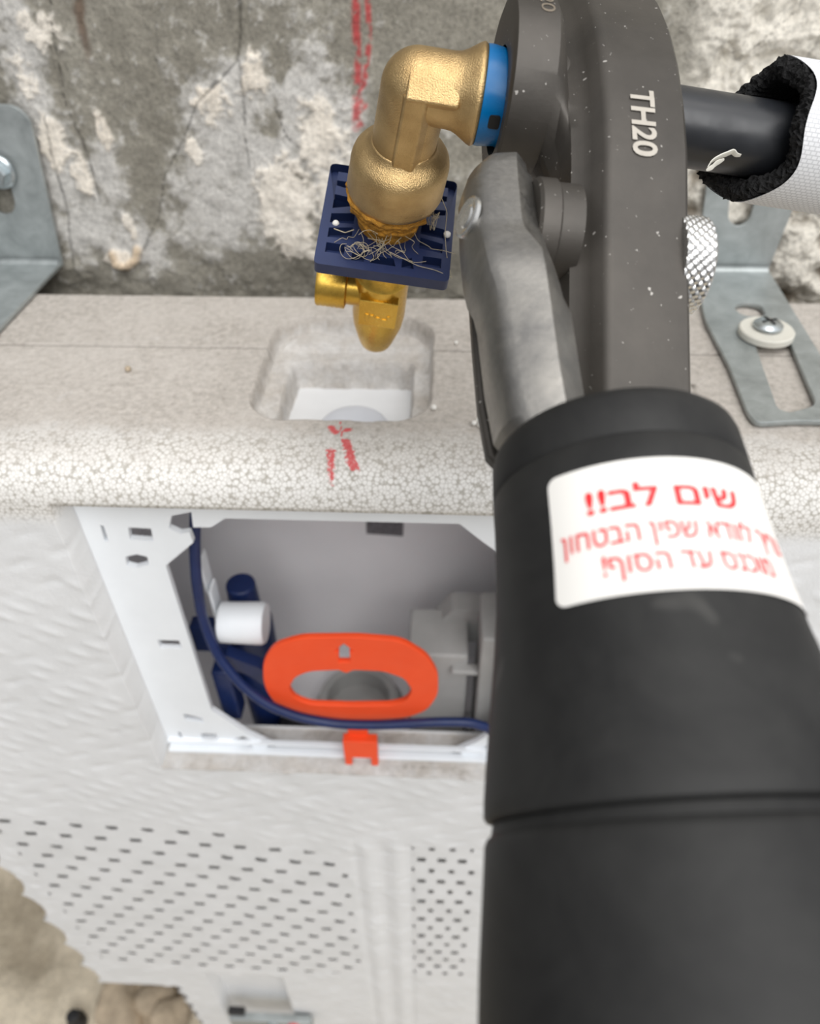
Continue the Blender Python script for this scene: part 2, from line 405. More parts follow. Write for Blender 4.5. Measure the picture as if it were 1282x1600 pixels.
# ------------------------------------------------------------------ the setting: wall and floor
def build_wall():
    WY = 0.045
    xs = np.concatenate([np.linspace(-0.62, -0.27, 60)[:-1], np.arange(-0.27, 0.245, 0.001), np.linspace(0.245, 0.6, 60)[1:]])
    zs = np.concatenate([np.linspace(-0.95, -0.03, 90)[:-1], np.arange(-0.03, 0.165, 0.001), np.linspace(0.165, 0.5, 60)[1:]])
    X, Z = np.meshgrid(xs, zs)
    w = lambda px, py: at(px, py, 1, WY)[[0, 2]]
    wx = X+0.010*(fbm(X*60, Z*60, 4, 11)-0.5); wz = Z+0.010*(fbm(X*60, Z*60, 4, 31)-0.5)
    n1 = fbm(X*55, Z*55, 6, 3); n2 = fbm(X*190, Z*190, 5, 17, 0.65); n3 = fbm(X*18, Z*18, 4, 5)
    def blob(px, py, rx, ry, sharp=1.0):
        c = w(px, py); sx_ = w(px+rx, py)-c; sz = w(px, py-ry)-c
        return np.exp(-((((wx-c[0])/abs(sx_[0]))**2+((wz-c[1])/abs(sz[1]))**2)**sharp))
    rough = np.clip(sstep(0.10, 0.15, X+0.03*(n3-0.5)) , 0, 1)
    halo = np.zeros_like(X); cream = np.zeros_like(X)
    for b in [(330, 130, 80, 75), (385, 230, 120, 150), (470, 150, 75, 90), (520, 260, 60, 160), (330, 330, 70, 80), (100, 270, 50, 95), (170, 270, 30, 60), (140, 345, 60, 60), (210, 380, 50, 40), (35, 100, 45, 110), (560, 420, 60, 40)]:
        halo = np.maximum(halo, blob(*b))
    for b, k in [((450, 320, 55, 85), 1), ((500, 215, 40, 80), .95), ((530, 300, 50, 120), .8), ((330, 150, 45, 60), .72), ((400, 110, 26, 60), .75), ((470, 385, 50, 35), .8), ((300, 235, 14, 30), .9), ((90, 225, 26, 50), .85), ((130, 270, 22, 60), .75), ((165, 205, 14, 36), .8), ((185, 400, 24, 14), 1), ((208, 360, 12, 24), .85), ((55, 45, 50, 40), .6), ((30, 110, 40, 60), .62), ((650, 330, 70, 80), .6)]:
        cream = np.maximum(cream, k*blob(*b, 1.3))
    # bare grey gaps between the plaster smears
    for b in [(437, 95, 12, 50), (420, 200, 22, 26), (300, 60, 60, 60)]:
        g_ = blob(*b, 1.4); halo *= 1-0.9*g_; cream *= 1-0.95*g_
    hm = sstep(0.22, 0.72, halo*0.9+0.8*(n1-0.5)+0.9*(n2-0.5)+0.05); cm = sstep(0.44, 0.68, cream+0.45*(n1-0.5)+1.0*(n2-0.5))
    spk = sstep(0.66, 0.72, n2)*sstep(0.40, 0.55, n3)*0.4
    C_ = lambda *c: np.array(lin(*c))
    base = C_(122, 118, 108)*(1-n1[..., None])*1.0+C_(162, 158, 147)*n1[..., None]
    col = base*(1-0.8*hm[..., None])+C_(208, 206, 202)*0.8*hm[..., None]
    crm = C_(232, 229, 222)*(1-n3[..., None])+C_(226, 214, 196)*n3[..., None]
    col = col*(1-cm[..., None])+crm*cm[..., None]
    col = col*(1-spk[..., None])+C_(205, 203, 198)*spk[..., None]
    # crumbly plaster on the right
    rg = ridged(X*26+1.3*n3, Z*26, 5, 41)
    rp = sstep(0.30, 0.50, 0.5*n1+0.5*rg+0.45*sstep(0.05, 0.11, Z)-0.13+0.2*(n2-0.5))
    rcol = C_(120, 110, 96)*(1-rp[..., None])+C_(222, 217, 206)*rp[..., None]
    col = col*(1-rough[..., None])+rcol*rough[..., None]
    vein = np.exp(-((fbm(X*15+Z*9+0.6*n1, Z*17, 3, 61)-0.5)/0.007)**2)+0.6*np.exp(-((fbm(X*24-Z*12+0.5*n1, Z*20, 3, 67)-0.46)/0.006)**2)
    vein = np.clip(vein, 0, 1)*rough*sstep(0.3, 0.5, n1+0.1); col = col*(1-0.6*vein[..., None])
    # cracks
    crack = np.full(X.shape, 9.0)
    for pl in [[(372, -40), (375, 60), (372, 95), (310, 160), (285, 220), (255, 280), (248, 340), (225, 390)], [(375, 95), (382, 145), (386, 230), (392, 280)], [(75, -20), (88, 90), (100, 160), (125, 215), (142, 260), (156, 312)], [(72, 180), (86, 250), (110, 350), (118, 420)], [(430, 170), (450, 215), (464, 228)]]:
        crack = np.minimum(crack, segdist(X+0.003*(n1-0.5), Z+0.003*(n2-0.5), [w(*p) for p in pl]))
    ck = np.exp(-(crack/(0.00022+0.0006*sstep(0.4, 0.75, n3)))**2)
    col = col*(1-0.6*ck[..., None])
    # rust run, top left
    rust = blob(128, 30, 10, 60, 2)*sstep(0.4, 0.6, n1+0.2); col = col*(1-0.7*rust[..., None])+C_(92, 68, 52)*0.7*rust[..., None]
    # red marker strokes above the elbow
    red = np.zeros_like(X)
    for pl, wd in [([(558, -30), (556, 40), (560, 110), (558, 200)], 0.0022), ([(574, -30), (577, 70), (572, 120)], 0.0016), ([(553, 120), (572, 130), (555, 150), (573, 165), (558, 180), (566, 196)], 0.0012)]:
        red = np.maximum(red, np.exp(-(segdist(X+0.002*(n1-.5), Z, [w(*p) for p in pl])/wd)**4))
    red = red*sstep(0.34, 0.52, n2)*0.85
    col = col*(1-red[..., None])+C_(186, 62, 66)*red[..., None]
    # rough mortar band along the bottom, its colour darkened for the gap's shade
    mo = sstep(0.006, -0.004, Z+0.012*(n1-0.5)); col = col*(1-0.08*mo[..., None])
    disp = 0.004*(n3-0.5)+0.0022*(n1-0.5)+0.0008*(n2-0.5)+0.0012*cm+0.0005*hm-0.0012*ck
    disp = disp*(1-rough)+rough*(0.020*(rg-0.55)+0.010*(n1-0.5)+0.0026*(n2-0.5)-0.002*vein)
    disp += mo*(0.006*(n1-0.4))
    hook = np.exp(-(segdist(X, Z, [w(*p) for p in [(178, 395), (184, 410), (200, 414), (214, 403), (216, 388)]])/0.0028)**4); disp += 0.003*hook
    col = col*(1-hook[..., None])+C_(216, 196, 170)*hook[..., None]
    P = np.stack([X, WY-disp, Z], -1)
    o = grid_obj('wall_back', P, WALL, col=col, loc=(0, WY, -0.95)); tag(o, kind='structure')
build_wall()

def build_floor():
    xs = np.linspace(-1.2, 1.2, 260); ys = np.linspace(-1.4, 0.06, 180); X, Y = np.meshgrid(xs, ys)
    n = fbm(X*14, Y*14, 5, 71); n2 = fbm(X*60, Y*60, 4, 72)
    c0, c1 = np.array(lin(170, 158, 138)), np.array(lin(220, 208, 186))
    t = sstep(0.25, 0.7, n*0.8+n2*0.2)[..., None]
    P = np.stack([X, Y, -0.95+0.03*(n-0.5)+0.006*(n2-0.5)], -1)
    tag(grid_obj('floor', P, WALL, col=c0*(1-t)+c1*t, loc=(0, -0.6, -0.95)), kind='structure')
build_floor()

# ------------------------------------------------------------------ concealed cistern: foam shell and tank
FY = -0.167                       # front plane
ROUND = 0.021                     # rounded front edge
OX0, OX1, OZ0, OZ1 = -0.1795, 0.082, -0.2525, -0.018     # service opening
cistern = root('concealed_cistern', (-0.05, -0.08, -0.95), 'concealed toilet cistern in pale grey moulded foam standing against the rough wall', 'toilet cistern')

def red_marks(X, Y):
    w = lambda px, py: at(px, py, 2, 0.0)[:2]
    red = np.zeros_like(X)
    for pl, wd in [([(518, 702), (515, 736)], 0.0017), ([(541, 690), (552, 724)], 0.0024), ([(518, 668), (524, 675)], 0.0020), ([(541, 672), (546, 671)], 0.0017), ([(532, 660), (535, 690)], 0.0004)]:
        red = np.maximum(red, np.exp(-(segdist(X, Y, [w(*p) for p in pl])/wd)**4))
    return red
def build_shell():
    mb_parts = []
    # ---- front with rounded edge: rows run over the edge and down
    th = np.linspace(0, math.pi/2, 15)
    ry = [(FY+ROUND-ROUND*math.sin(a), -ROUND+ROUND*math.cos(a)) for a in th]
    rows = [(y, z) for y, z in ry]
    zz = np.concatenate([np.arange(-0.024, -0.32, -0.002), np.arange(-0.32, -0.87, -0.0016), [OZ1-0.0036, OZ0, OZ0+0.0006, -0.655, -0.6556, -0.70]])
    zz = np.unique(zz)[::-1]; zz = zz[zz < -ROUND+0.0005]
    rows += [(FY, z) for z in zz]
    xs = np.unique(np.concatenate([np.arange(-0.35, 0.42, 0.0022), [OX0, OX0+0.0006, OX1, OX1+0.0006, -0.27, -0.228, -0.2286, -0.15, -0.1494]]))
    R = np.array(rows); X, Zr = np.meshgrid(xs, R[:, 1]); Yr = np.repeat(R[:, :1], len(xs), 1)
    flat = Zr < -ROUND-1e-4
    n1 = fbm(X*40, Zr*40, 4, 5)
    # moulded dashes: two staggered families
    def dashes(px, pz, w, h, sk, ox=0, oz=0):
        u = X/px+ox; v = (Zr+sk*X)/pz+oz; row = np.floor(v); u = u+0.5*(row % 2)
        du = (u-np.floor(u)-0.5)*px; dv = (v-row-0.5)*pz
        return np.exp(-(np.abs(du/w)**4+np.abs(dv/h)**4))
    lower = sstep(0.0, 0.03, (-0.315-0.30*np.maximum(X+0.20, 0)-0.05*(X+0.20))-Zr)*sstep(-0.055, -0.075, X)*sstep(-0.335, -0.322, X)
    lower = np.maximum(lower, sstep(-0.345, -0.36, Zr)*sstep(-0.02, -0.012, X)*sstep(0.036, 0.03, X))
    lower *= sstep(-0.645, -0.630, Zr)+sstep(-0.69, -0.70, Zr)*0
    d1 = dashes(0.0264, 0.0192, 0.0052, 0.0034, 0.06)
    d1b = dashes(0.0154, 0.0192, 0.0040, 0.0034, 0.0); d1 = np.where(X > -0.03, d1b, d1)
    d2 = dashes(0.022, 0.013, 0.0065, 0.0022, 0.55)
    d3 = dashes(0.025, 0.017, 0.007, 0.0026, -0.4, 0.3, 0.2)
    upper = (1-lower)*sstep(-0.030, -0.045, Zr)
    inp = 0.0007*upper*(d2*sstep(0.42, 0.62, n1)) - 0.0007*upper*d3*sstep(0.42, 0.6, 1-n1); hole = (lower > 0.5) & (d1 > 0.45)
    # vertical flutes beside the right-hand dash columns
    inp = inp + sstep(-0.34, -0.36, Zr)*0.0012*np.sin((X+0.055)/0.045*2*math.pi*2)*sstep(-0.062, -0.058, X)*sstep(-0.012, -0.016, X)
    inp = inp+0.0010*(n1-0.5)
    Y = Yr.copy(); Y = np.where(flat, Y-inp, Y)
    # recessed opening and the pocket near the bottom
    inop = (X > OX0+1e-5) & (X < OX1+0.0005) & (Zr > OZ0+0.0005) & (Zr < OZ1-0.004)
    op_in = (X >= OX0+0.0005) & (X <= OX1+1e-5) & (Zr >= OZ0+0.0005) & (Zr <= OZ1-0.0035)
    Y = np.where(op_in, FY+0.032, Y)
    pk_in = (X >= -0.2282) & (X <= -0.1497) & (Zr <= -0.6554)
    Y = np.where(pk_in, FY+0.016, Y)
    # serrated left edge
    e_ = np.abs(np.sin((Zr+0.01)/0.058*math.pi))**0.6
    first = -0.35+0.0; X = X + np.where(flat, np.clip(1-(X-first)/0.03, 0, 1)*(0.011*e_-0.004), 0)
    e2 = np.abs(np.sin(Zr/0.030*math.pi))**0.7
    X = X + np.where((Zr < -0.70-1e-6) & (np.abs(X+0.27) < 0.012), 0.008*e2*(1-np.abs(X+0.27)/0.012), 0)
    nr, nc = X.shape
    xc = 0.5*(xs[:-1]+xs[1:]); zc = 0.5*(R[:-1, 1]+R[1:, 1]); XC, ZC = np.meshgrid(xc, zc)
    keep = ~((XC > OX0+0.004) & (XC < OX1-0.004) & (ZC > OZ0+0.004) & (ZC < OZ1-0.0037))
    keep &= ~((XC < -0.27) & (ZC < -0.70))
    hc = hole.astype(int); keep &= (hc[:-1, :-1]+hc[1:, :-1]+hc[:-1, 1:]+hc[1:, 1:]) < 3
    P = np.stack([X, Y, Zr], -1)
    n2 = fbm(X*70, Zr*70+Yr*70, 4, 15)
    dust = np.where(flat, 0.10, 0.12+0.43*sstep(-0.0085, 0.0, Zr))
    bead = np.where(flat, sstep(-0.036, -0.024, Zr), 1.0)
    # brownish cut edge of the opening
    dust = np.where((np.abs(Zr-OZ0-0.0003) < 0.0006) & (X > OX0-0.001) & (X < OX1+0.001), 0.62, dust)
    front = grid_obj('insulation_shell', P, FOAM, keep=keep, attrs=dict(dust=dust, bead=bead, red=np.where(flat, 0, red_marks(X, np.repeat((FY+ROUND-ROUND*np.clip(np.arange(len(rows))*math.pi/28, 0, math.pi/2))[:, None], len(xs), 1))), seam=np.zeros_like(X)), parent=cistern)
    return front
shell = build_shell()

def attr_from(o, name, fn):
    me = o.data; off = base_of(o); co = np.zeros(len(me.vertices)*3, np.float32); me.vertices.foreach_get('co', co); co = co.reshape(-1, 3)+off
    a = me.attributes.new(name, 'FLOAT', 'POINT'); a.data.foreach_set('value', fn(co).astype(np.float32))

def build_top():
    # top deck: fine grid so that the marks and the seam are real albedo, cut by the recess
    y0, y1 = FY+ROUND, 0.0
    hx0, hx1, hy0, hy1, hr = -0.0945, -0.0060, -0.1245, -0.0235, 0.020
    xs = np.unique(np.concatenate([np.linspace(-0.35, -0.12, 120), np.arange(-0.12, 0.02, 0.0008), np.linspace(0.02, 0.42, 180)]))
    ys = np.concatenate([np.arange(y0, y1, 0.0008), [y1, y1+0.0005]])
    X, Y = np.meshgrid(xs, ys)
    n = fbm(X*110, Y*110, 4, 9); n2 = fbm(X*25, Y*25, 4, 19)
    # signed distance to the rounded rectangle
    def sd(X, Y, x0, x1, yy0, yy1, r):
        cx_, cy_ = (x0+x1)/2, (yy0+yy1)/2; qx = np.abs(X-cx_)-(x1-x0)/2+r; qy = np.abs(Y-cy_)-(yy1-yy0)/2+r
        return np.hypot(np.maximum(qx, 0), np.maximum(qy, 0))+np.minimum(np.maximum(qx, qy), 0)-r
    rag = 0.0014*(n-0.5)
    d_out = sd(X, Y, hx0, hx1, hy0, hy1, hr)+rag
    d_in = sd(X, Y, -0.0830, -0.0160, -0.1225, -0.054, 0.004)+rag*1.5
    Z = 0.0004*(n-0.5)+0.0*X
    Z = np.where(Y > y1+1e-5, -0.10, Z)
    Z = Z - 0.0115*sstep(0.0009, -0.0012, d_out)*(1+0.18*(n-0.5)) - 0.018*sstep(0.0008, -0.0012, d_in)
    # shallow step round the far side of the recess
    Z = Z + np.where((d_out < -0.004) & (d_in > 0.003) & (Y > -0.044), 0.0025*sstep(-0.044, -0.041, Y), 0)
    edge = sstep(0.003, 0.0, np.abs(y1-0.002-Y))*0
    w = lambda px, py: at(px, py, 2, 0.0)[:2]
    seam = np.exp(-(np.abs(Y+0.0595+0.0006*(n2-.5))/0.0005)**2)*(d_out > 0.0)*0.85
    seam = np.maximum(seam, np.exp(-(segdist(X, Y, [w(1083, 600), w(1100, 690)])/0.0005)**2)*0.8)
    Z = Z-0.0012*seam
    red = red_marks(X, Y)
    cell_d = np.full(X.shape, 1.0)
    xc = 0.25*(X[:-1, :-1]+X[1:, :-1]+X[:-1, 1:]+X[1:, 1:]); dc = 0.25*(d_in[:-1, :-1]+d_in[1:, :-1]+d_in[:-1, 1:]+d_in[1:, 1:])
    keep = dc > -0.0016
    dust = 0.85+0.0*X; dust = dust - 0.30*sstep(y0+0.022, y0, Y)
    dust = np.where(d_out < 0, 0.62, dust)
    return grid_obj('top_deck', np.stack([X, Y, Z], -1), FOAM, keep=keep, attrs=dict(dust=dust, bead=0.25+0.75*sstep(y0+0.02, y0, Y), red=red, seam=seam), parent=cistern)
deck = build_top()

def shell_backing():
    # block added behind the cut-open dashes to set how dark they look
    mb = MB().box((-0.335, FY+0.0055, -0.650), (0.060, FY+0.020, -0.30))
    o = mb.build('dash_backing', FOAM, cistern, smooth=False)
    for k, v in (('dust', 0.2), ('bead', 0.2), ('red', 0), ('seam', 0)): attr_from(o, k, lambda c, v=v: np.full(len(c), v))
shell_backing()
def shell_sides():
    # left flank, lower ledge, pieces behind the front so that the block has depth
    mb = MB()
    zs = np.linspace(0, -0.70, 80)
    for i in range(len(zs)-1):
        pts = []
        for z in (zs[i], zs[i+1]):
            x = -0.35+(0.011*abs(math.sin((z+0.01)/0.058*math.pi))**0.6-0.004 if z < -ROUND else 0)
            yf = FY if z < -ROUND else FY+ROUND-math.sqrt(max(ROUND**2-(z+ROUND)**2, 0))
            pts.append([(x, yf, z), (x, 0.0, z)])
        mb.add([pts[0][0], pts[0][1], pts[1][1], pts[1][0]], [(0, 1, 2, 3)])
    mb.add([(-0.35, FY, -0.70), (-0.35, 0, -0.70), (-0.262, 0, -0.70), (-0.262, FY, -0.70)], [(0, 1, 2, 3)])
    mb.add([(-0.266, FY, -0.70), (-0.266, 0, -0.70), (-0.266, 0, -0.945), (-0.266, FY, -0.945)], [(0, 1, 2, 3)])
    mb.add([(-0.266, FY, -0.868), (0.42, FY, -0.868), (0.42, FY, -0.945), (-0.266, FY, -0.945)], [(0, 1, 2, 3)])
    mb.add([(0.42, FY, 0), (0.42, 0, 0), (0.42, 0, -0.945), (0.42, FY, -0.945)], [(0, 1, 2, 3)])
    o = mb.build('side_panel', FOAM, cistern, smooth=False)
    for k, v in (('dust', 0.2), ('bead', 0.2), ('red', 0), ('seam', 0)): attr_from(o, k, lambda c, v=v: np.full(len(c), v))
shell_sides()

# tank behind the opening
TX0, TX1, TYF, TYB, TZ0, TZ1 = -0.215, 0.12, FY+0.030, -0.030, -0.305, -0.046
mb = MB()
V = [(TX0, TYF, TZ0), (TX1, TYF, TZ0), (TX1, TYB, TZ0), (TX0, TYB, TZ0), (TX0, TYF, TZ1), (TX1, TYF, TZ1), (TX1, TYB, TZ1), (TX0, TYB, TZ1)]
mb.add(V, [(0, 1, 2, 3), (4, 7, 6, 5), (1, 5, 6, 2), (2, 6, 7, 3), (3, 7, 4, 0)])
tank = mb.build('tank', TANK, cistern, smooth=False)
mb = MB().add([(TX0, TYF, TZ1), (TX1, TYF, TZ1), (TX1, TYF, OZ1+0.002), (TX0, TYF, OZ1+0.002)], [(0, 1, 2, 3)])
mb.build('tank_lip', TANK, cistern, smooth=False)
# tank top seen through the recess, with a shallow dome
mb = MB().box((-0.10, -0.130, -0.038), (0.0, -0.045, -0.028))
mb.build('tank_lid', simple('milky_lid', lin(222, 223, 224), 0.45, 0, 0.03), cistern, bevel=0.001)
dc = at(553, 668, 2, -0.028)
mb = MB().lathe([(-0.0282+0.0065*math.cos(a), 0.0185*math.sin(a)+1e-5) for a in np.linspace(math.pi/2, 0, 9)], Frame((dc[0], dc[1], 0), (1, 0, 0), (0, 1, 0), (0, 0, 1)), cap0=False)
mb.build('dome', simple('translucent_dome', lin(206, 209, 216), 0.35, 0, 0.03), cistern)
# printed label high on the tank's rear wall
lp = [at(*p, 1, TYB-0.001) for p in ((572, 790), (632, 792), (630, 838), (573, 834))]
mb = MB().add([tuple(p) for p in lp]+[tuple(p+np.array([0, 0.0008, 0])) for p in lp], [(0, 1, 2, 3), (4, 7, 6, 5), (0, 4, 5, 1), (1, 5, 6, 2), (2, 6, 7, 3), (3, 7, 4, 0)])
mb.build('printed_label', LABEL, cistern, smooth=False, label='small grey printed label on the rear wall of the tank')

# ------------------------------------------------------------------ white access frame in the opening
PYF = FY+0.016       # frame's front face
def px2(pts, Y=PYF): return [(lambda q: (q[0], q[2]))(at(*p, 1, Y)) for p in pts]
FR = Frame((0, PYF, 0), (1, 0, 0), (0, 0, 1), (0, 1, 0))     # x, z -> plate plane, thickness into the wall
frame = root('access_frame', ((OX0+OX1)/2, PYF, OZ0), 'white plastic frame with slotted corners lining the service opening', 'frame')
inner = px2([(352, 802), (300, 830), (304, 848), (258, 882), (332, 1108), (440, 1172), (655, 1180), (690, 1176), (760, 1135)])
xr = 2*(-0.0475)
def mir(p): return (xr-p[0], p[1])
ltop = px2([(352, 800)])[0]; 
L_ = px2([(352, 810), (330, 824), (302, 824), (299, 800), (268, 806), (264, 826), (282, 834), (296, 832), (302, 848), (259, 884), (331, 1110), (388, 1147), (440, 1171)])
# left side of the inner outline follows the photo, the right is its mirror image
zt, zb = L_[0][1], L_[-1][1]
Rr = [mir(p) for p in L_ if True]
# simple right side: chamfered corners only
Rs = [mir(L_[-1]), mir(L_[-2]), mir(L_[-3]), mir(L_[9]), mir((L_[0][0]-0.012, L_[0][1]-0.012)), mir(L_[0])]
inner = [(L_[0][0], zt)]+L_[1:]+Rs[:-1]+[(Rs[-1][0], zt)]
outer = rect(OX0+0.0012, OZ0+0.0012, OX1-0.0008, OZ1-0.0048)
slots = [[(200, 824), (236, 826), (240, 846), (203, 843)], [(196, 870), (214, 866), (230, 870), (233, 882), (213, 888), (198, 884)], [(156, 820), (162, 822), (170, 846), (164, 846)],
         [(246, 1000), (280, 1001), (285, 1014), (251, 1013)], [(286, 1115), (316, 1122), (319, 1130), (290, 1126)], [(313, 1146), (338, 1147), (341, 1155), (317, 1155)], [(364, 1155), (380, 1151), (397, 1158), (394, 1166), (370, 1163)], [(278, 1143), (282, 1144), (286, 1155), (281, 1154)], [(744, 1170), (762, 1166), (770, 1174), (750, 1178)]]
mb = MB().add(*plate(outer, [inner]+[px2(s) for s in slots], 0.0, 0.0035, FR))
mb.build('frame_plate', WHITEPL, frame, smooth=True, angle=30, bevel=0.0005)
mb = MB()
# flange standing forward along the bottom and a rib along the top
mb.box((OX0+0.002, OZ0+0.0012, -0.005), (OX1-0.002, OZ0+0.0042, 0.001), FR)
mb.box((OX0+0.002, OZ0+0.010, -0.003), (OX1-0.002, OZ0+0.0115, 0.001), FR)
mb.build('bottom_flange', WHITEPL, frame, bevel=0.0005)
# ------------------------------------------------------------------ things inside the opening
# orange pull ring
RY = PYF-0.004
ringf = Frame((0, RY, 0), (1, 0, 0), (0, 0, 1), (0, 1, 0))
cR = px2([(548, 1055)], RY)[0]
ring = root('pull_ring', (cR[0], RY, cR[1]), 'orange oval pull ring with a cut arrow inside the service opening', 'pull ring')
out_ = px2([(412, 1058), (412, 1030), (428, 1006), (470, 993), (560, 992), (628, 998), (668, 1022), (685, 1050), (685, 1082), (668, 1106), (636, 1118), (548, 1124), (470, 1116), (434, 1100), (417, 1076)], RY)
inn_ = px2([(452, 1072), (462, 1054), (484, 1045), (530, 1043), (542, 1048), (553, 1043), (600, 1045), (632, 1056), (645, 1075), (634, 1092), (612, 1098), (548, 1099), (486, 1097), (462, 1088)], RY)
arr = px2([(538, 1002), (554, 1014), (547, 1014), (548, 1031), (530, 1031), (530, 1014), (523, 1014)], RY)
mb = MB().add(*plate(rpoly(out_, 0.006, 4), [rpoly(inn_, [.004]*3+[0.001]*3+[.004]*8, 4), arr], -0.002, 0.002, ringf, 0.0006))
mb.build('ring_plate', ORANGE, ring, angle=40)
cl = px2([(545, 1118), (574, 1118), (576, 1160), (543, 1160)], RY)
mb = MB().add(*plate(cl, [], -0.001, 0.002, ringf))
a, b = px2([(540, 1150), (588, 1155)], RY)
hz = OZ0+0.0042
mb.box((a[0]-0.001, hz+0.0068, -0.006), (b[0]+0.001, a[1]+0.003, 0.0005), ringf)
mb.box((a[0]-0.001, hz-0.003, -0.0055), (a[0]+0.0035, hz+0.008, -0.0015), ringf)
mb.box((b[0]-0.0035, hz-0.003, -0.0055), (b[0]+0.001, hz+0.008, -0.0015), ringf)
mb.build('clip', ORANGE, ring, bevel=0.0005)

# navy hose looping round the ring
HY = PYF-0.0105
pts = [at(*p, 1, Yv) for p, Yv in [((306, 800), PYF+0.012), ((304, 850), PYF+0.010), ((307, 910), PYF+0.008), ((317, 970), PYF+0.006), ((340, 1025), PYF+0.001), ((378, 1072), PYF-0.006), ((420, 1103), HY), ((470, 1122), HY-0.001), ((530, 1132), HY-0.001), ((600, 1133), HY-0.001), ((680, 1128), HY), ((735, 1128), PYF-0.0085), ((765, 1138), PYF-0.0080), ((785, 1150), PYF-0.0080)]]
P_ = np.array(pts); t_ = np.arange(len(P_)); tt = np.linspace(0, len(P_)-1, 90)
def smoothpath(P_, n=90, it=6):
    P_ = np.array(P_); t = np.arange(len(P_)); q = np.stack([np.interp(np.linspace(0, len(P_)-1, n), t, P_[:, k]) for k in range(3)], 1)
    for _ in range(it): q[1:-1] = 0.25*q[:-2]+0.5*q[1:-1]+0.25*q[2:]
    return list(q)
mb = MB().tube(smoothpath(pts), 0.0030, 14)
tag(mb.build('fill_hose', BLUEIN, None, loc=pts[0], angle=None), 'thin dark blue hose curving down the left of the opening and under the orange ring', 'hose')

# fill valve: navy body with a white float arm, left inside the opening
VY = PYF+0.030
vx = lambda px, py, Yv=VY: at(px, py, 1, Yv)
valve = root('fill_valve', vx(365, 1110), 'dark blue fill valve with a white cap at the left inside the tank', 'valve')
mb = MB()
q0, q1 = vx(385, 1000), vx(395, 1140)
mb.lathe([(q1[2]-0.02, 0.013), (q1[2], 0.013), (q0[2]-0.004, 0.015), (q0[2]+0.006, 0.015), (q0[2]+0.012, 0.010), (q0[2]+0.04, 0.009)], Frame((q0[0], VY+0.012, 0), (1, 0, 0), (0, 1, 0), (0, 0, 1)), 32)
b0, b1 = vx(325, 985), vx(372, 1030); mb.box((b0[0], VY-0.004, b1[2]-0.03), (b1[0], VY+0.010, b0[2]))
b0, b1 = vx(335, 1060, VY-0.015), vx(352, 1118, VY-0.015); mb.box((b0[0], VY-0.018, b1[2]), (b1[0]+0.012, VY-0.004, b0[2]+0.01))
b0 = vx(300, 975); mb.box((b0[0], VY-0.006, b0[2]-0.020), (b0[0]+0.024, VY+0.004, b0[2]+0.004))
mb.build('valve_body', BLUEIN, valve, bevel=0.0015)
mb = MB().add(*plate(rpoly([(0, 0), (0.020, -0.012), (0.036, -0.036), (0.030, -0.042), (0.012, -0.020), (-0.002, -0.010)], 0.003), [], -0.004, 0.004, Frame(vx(352, 1015, VY-0.02), (1, 0, 0), (0, 0, 1), (0, 1, 0))))
mb.build('lever', BLUEIN, valve, bevel=0.0008)
a_, b_ = vx(345, 972, VY-0.012), vx(416, 975, VY-0.012)
mb = MB().lathe([(0, 0.0112), (0.001, 0.0122), (b_[0]-a_[0]-0.002, 0.0128), (b_[0]-a_[0], 0.0118)], Frame(a_, (0, 1, 0), (0, 0, 1), (1, 0, 0)), 36)
mb.build('cap', WHITEPL, valve, label='white cylindrical cap')
b0, b1 = vx(326, 918, VY-0.006), vx(350, 985, VY-0.006); mb = MB().box((b0[0], VY-0.010, b1[2]), (b1[0], VY+0.002, b0[2]))
b0, b1 = vx(312, 868, VY), vx(330, 915, VY); mb.box((b0[0], VY-0.006, b1[2]), (b1[0], VY+0.006, b0[2]))
mb.build('float_bracket', WHITEPL, valve, bevel=0.002, label='white plastic bracket')
b0, b1 = vx(366, 918, VY+0.01), vx(392, 950, VY+0.01)
mb = MB().add(*plate([(b0[0], b1[2]), (b1[0]+0.004, b1[2]), (b1[0]-0.006, b0[2]), (b0[0]+0.006, b0[2])], [], -0.006, 0.006, Frame((0, VY+0.01, 0), (1, 0, 0), (0, 0, 1), (0, 1, 0))))
mb.build('fin', BLUEIN, valve, bevel=0.001)

# flush valve: grey housing on the tank floor, right of centre
GY = PYF+0.055
gx = lambda px, py, Yv=GY: at(px, py, 1, Yv)
flush = root('flush_valve', gx(690, 1150, GY), 'pale grey flush valve housing behind the orange ring', 'flush valve')
mb = MB()
a, b = gx(640, 985, GY), gx(722, 1140, GY); mb.box((a[0], GY-0.02, b[2]-0.03), (b[0], GY+0.02, a[2]))
a, b = gx(752, 960, GY-0.01), gx(830, 1120, GY-0.01); mb.box((a[0], GY-0.03, b[2]-0.03), (b[0], GY+0.01, a[2]))
a, b = gx(705, 1046, GY-0.024), gx(760, 1054, GY-0.024); mb.box((a[0], GY-0.026, b[2]), (b[0], GY-0.018, a[2]))
mb.build('housing', GREYPL, flush, bevel=0.002)
a, b = gx(680, 935, GY+0.02), gx(760, 985, GY+0.02)
mb = MB().add(*plate([(a[0]-0.01, b[2]), (b[0], b[2]), (b[0], a[2]), (a[0]+0.012, a[2])], [], -0.01, 0.006, Frame((0, GY+0.02, 0), (1, 0, 0), (0, 0, 1), (0, 1, 0))))
mb.build('top_cover', GREYPL, flush, bevel=0.002)
cc = gx(560, 1090, GY+0.012)
mb = MB().lathe([(TZ0+0.002, 0.036), (cc[2]-0.03, 0.036), (cc[2]-0.012, 0.030), (cc[2], 0.030), (cc[2], 0.024), (cc[2]-0.03, 0.022)], Frame((cc[0], GY+0.012, 0), (1, 0, 0), (0, 1, 0), (0, 0, 1)), 40, cap1=True)
mb.build('overflow_tube', GREYPL, flush)
